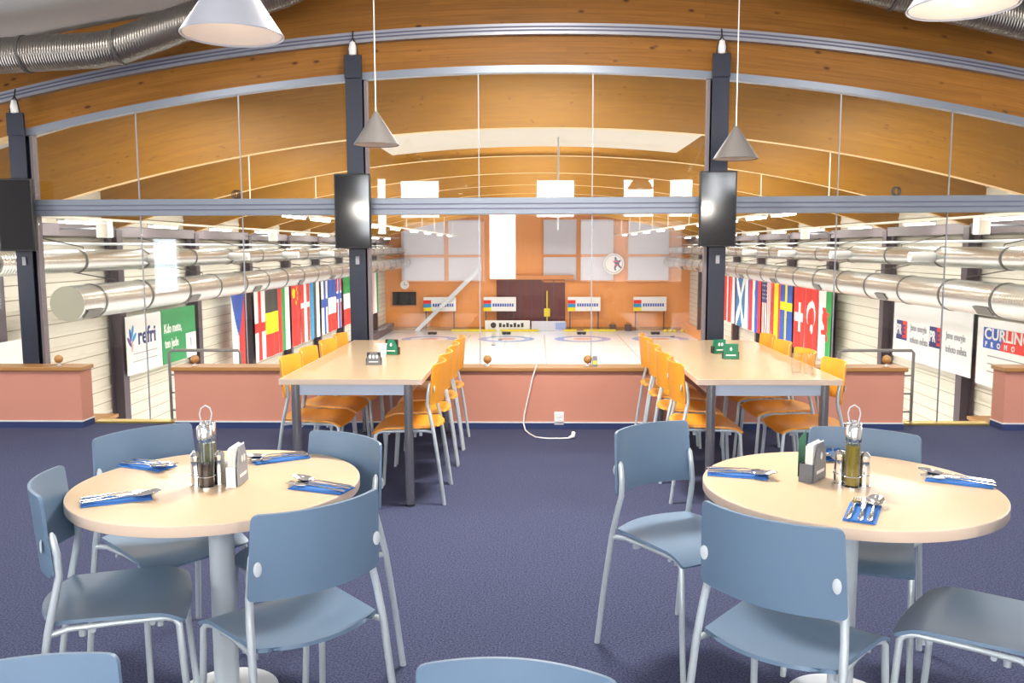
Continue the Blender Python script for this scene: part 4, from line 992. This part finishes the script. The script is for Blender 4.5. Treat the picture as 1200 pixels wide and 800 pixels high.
holder(-1.03, 6.08, ZL, -8, 'black', 'black', 'black holder farther back on the left long table', 'dark cards with one white emblem on the left long table', w=.10, d=.05, h=.05, ch=.105, marks=1, plate='green')
holder(1.315, 5.85, ZL, -6, 'black', 'green', 'black holder with green card, nearer one on the right long table', 'green fronted card stack, nearer one on the right long table', w=.11, d=.05, h=.05, ch=.10, marks=1, plate='green')
holder(1.30, 6.16, ZL, 14, 'black', 'green', 'black holder with green card, farther one on the right long table', 'green fronted card stack, farther one on the right long table', w=.10, d=.05, h=.05, ch=.095, marks=2, plate='green')
t = thing('white_cup', 'small white paper cup between two black holders on the left long table', 'cup', (-1.08, 5.95, ZL))
MB().lathe([(.001, 0), (.026, 0), (.034, .09), (.032, .09), (.025, .004), (.001, .004)], 24).build('cup', 'white', t); MB().lathe([(.032, .086), (.0355, .086), (.0355, .091), (.032, .091)], 24, closed=True).build('rim', 'white', t)
for i, (x, y) in enumerate(((1.545, 5.13), (1.605, 5.09))):
    t = thing('water_glass', 'clear glass tumbler on the right long table, %s of two' % ('left', 'right')[i], 'glass', (x, y, ZL), 0, 'glass tumblers')
    h = .125
    MB().lathe([(.001, 0), (.026, 0), (.033, h), (.031, h), (.0245, .012), (.001, .012)], 28).build('tumbler', 'tumbler', t)
    MB().lathe([(.0305, h - .002), (.0335, h - .002), (.0335, h + .001), (.0305, h + .001)], 28, closed=True).build('rim', 'tumbler', t)

# ------------------------------------------------------------------ light
w = bpy.data.worlds.new('world'); scene.world = w; w.use_nodes = True
w.node_tree.nodes['Background'].inputs['Color'].default_value = (.9, .95, 1, 1); w.node_tree.nodes['Background'].inputs['Strength'].default_value = .3
def area(name, loc, size, sy, energy, color, rot=(0, 0, 0)):
    li = bpy.data.lights.new(name, 'AREA'); li.shape = 'RECTANGLE'; li.size = size; li.size_y = sy; li.energy = energy; li.color = color
    o = bpy.data.objects.new(name, li); col.objects.link(o); o.location = loc; o.rotation_euler = rot
    return o
for i in range(9):     # unseen fill lights added in the roof bays to brighten the hall
    y = 14.2 + 5*i
    for x in (-6.5, 0, 6.5): area('roof_fill', (x, y + (.0 if i else 0), arch(x, 4.9, 33)), 2.2, 1.2, 220, (1, .97, .92))
for x, y, e in ((-3.2, 5.2, 45), (0, 4.9, 170), (3.2, 5.2, 45)):   # unseen fill lights added under the ceiling to brighten the room
    area('room_fill', (x, y, arch(x, 3.66, 24)), 1.0, .6, e, (1, .95, .87))

# ------------------------------------------------------------------ camera
cam = bpy.data.cameras.new('camera'); co = bpy.data.objects.new('camera', cam); col.objects.link(co)
F = 1010.0
d = Vector(((629 - 600)/F, (289 - 400)/F, 1)).normalized()
up = Vector((0, -1, 0)); up = (up - d*up.dot(d)).normalized(); xr = up.cross(d)
if xr.x < 0: xr = -xr
# rows: camera right, down, forward expressed in world axes (X, Y, Z)
Mx = Matrix(((xr.x, d.x, up.x), (xr.y, d.y, up.y), (xr.z, d.z, up.z)))
right, down, fwd = Vector(Mx[0]), Vector(Mx[1]), Vector(Mx[2])
R4 = Matrix((right, -down, -fwd)).transposed().to_4x4(); R4.translation = Vector((0, 0, 1.525))
co.matrix_world = R4
cam.sensor_width = 36; cam.lens = F/1200*36; cam.clip_start = .05; cam.clip_end = 200
scene.camera = co
vs = scene.view_settings
vs.view_transform = 'Standard'; vs.look = 'None'; vs.gamma = 1; vs.exposure = 0.6; vs.use_curve_mapping = False
cy = scene.cycles
cy.use_denoising = True; cy.denoiser = 'OPENIMAGEDENOISE'
cy.max_bounces = 7; cy.diffuse_bounces = 4; cy.glossy_bounces = 3; cy.transparent_max_bounces = 24; cy.sample_clamp_indirect = 8; cy.caustics_reflective = False; cy.caustics_refractive = False
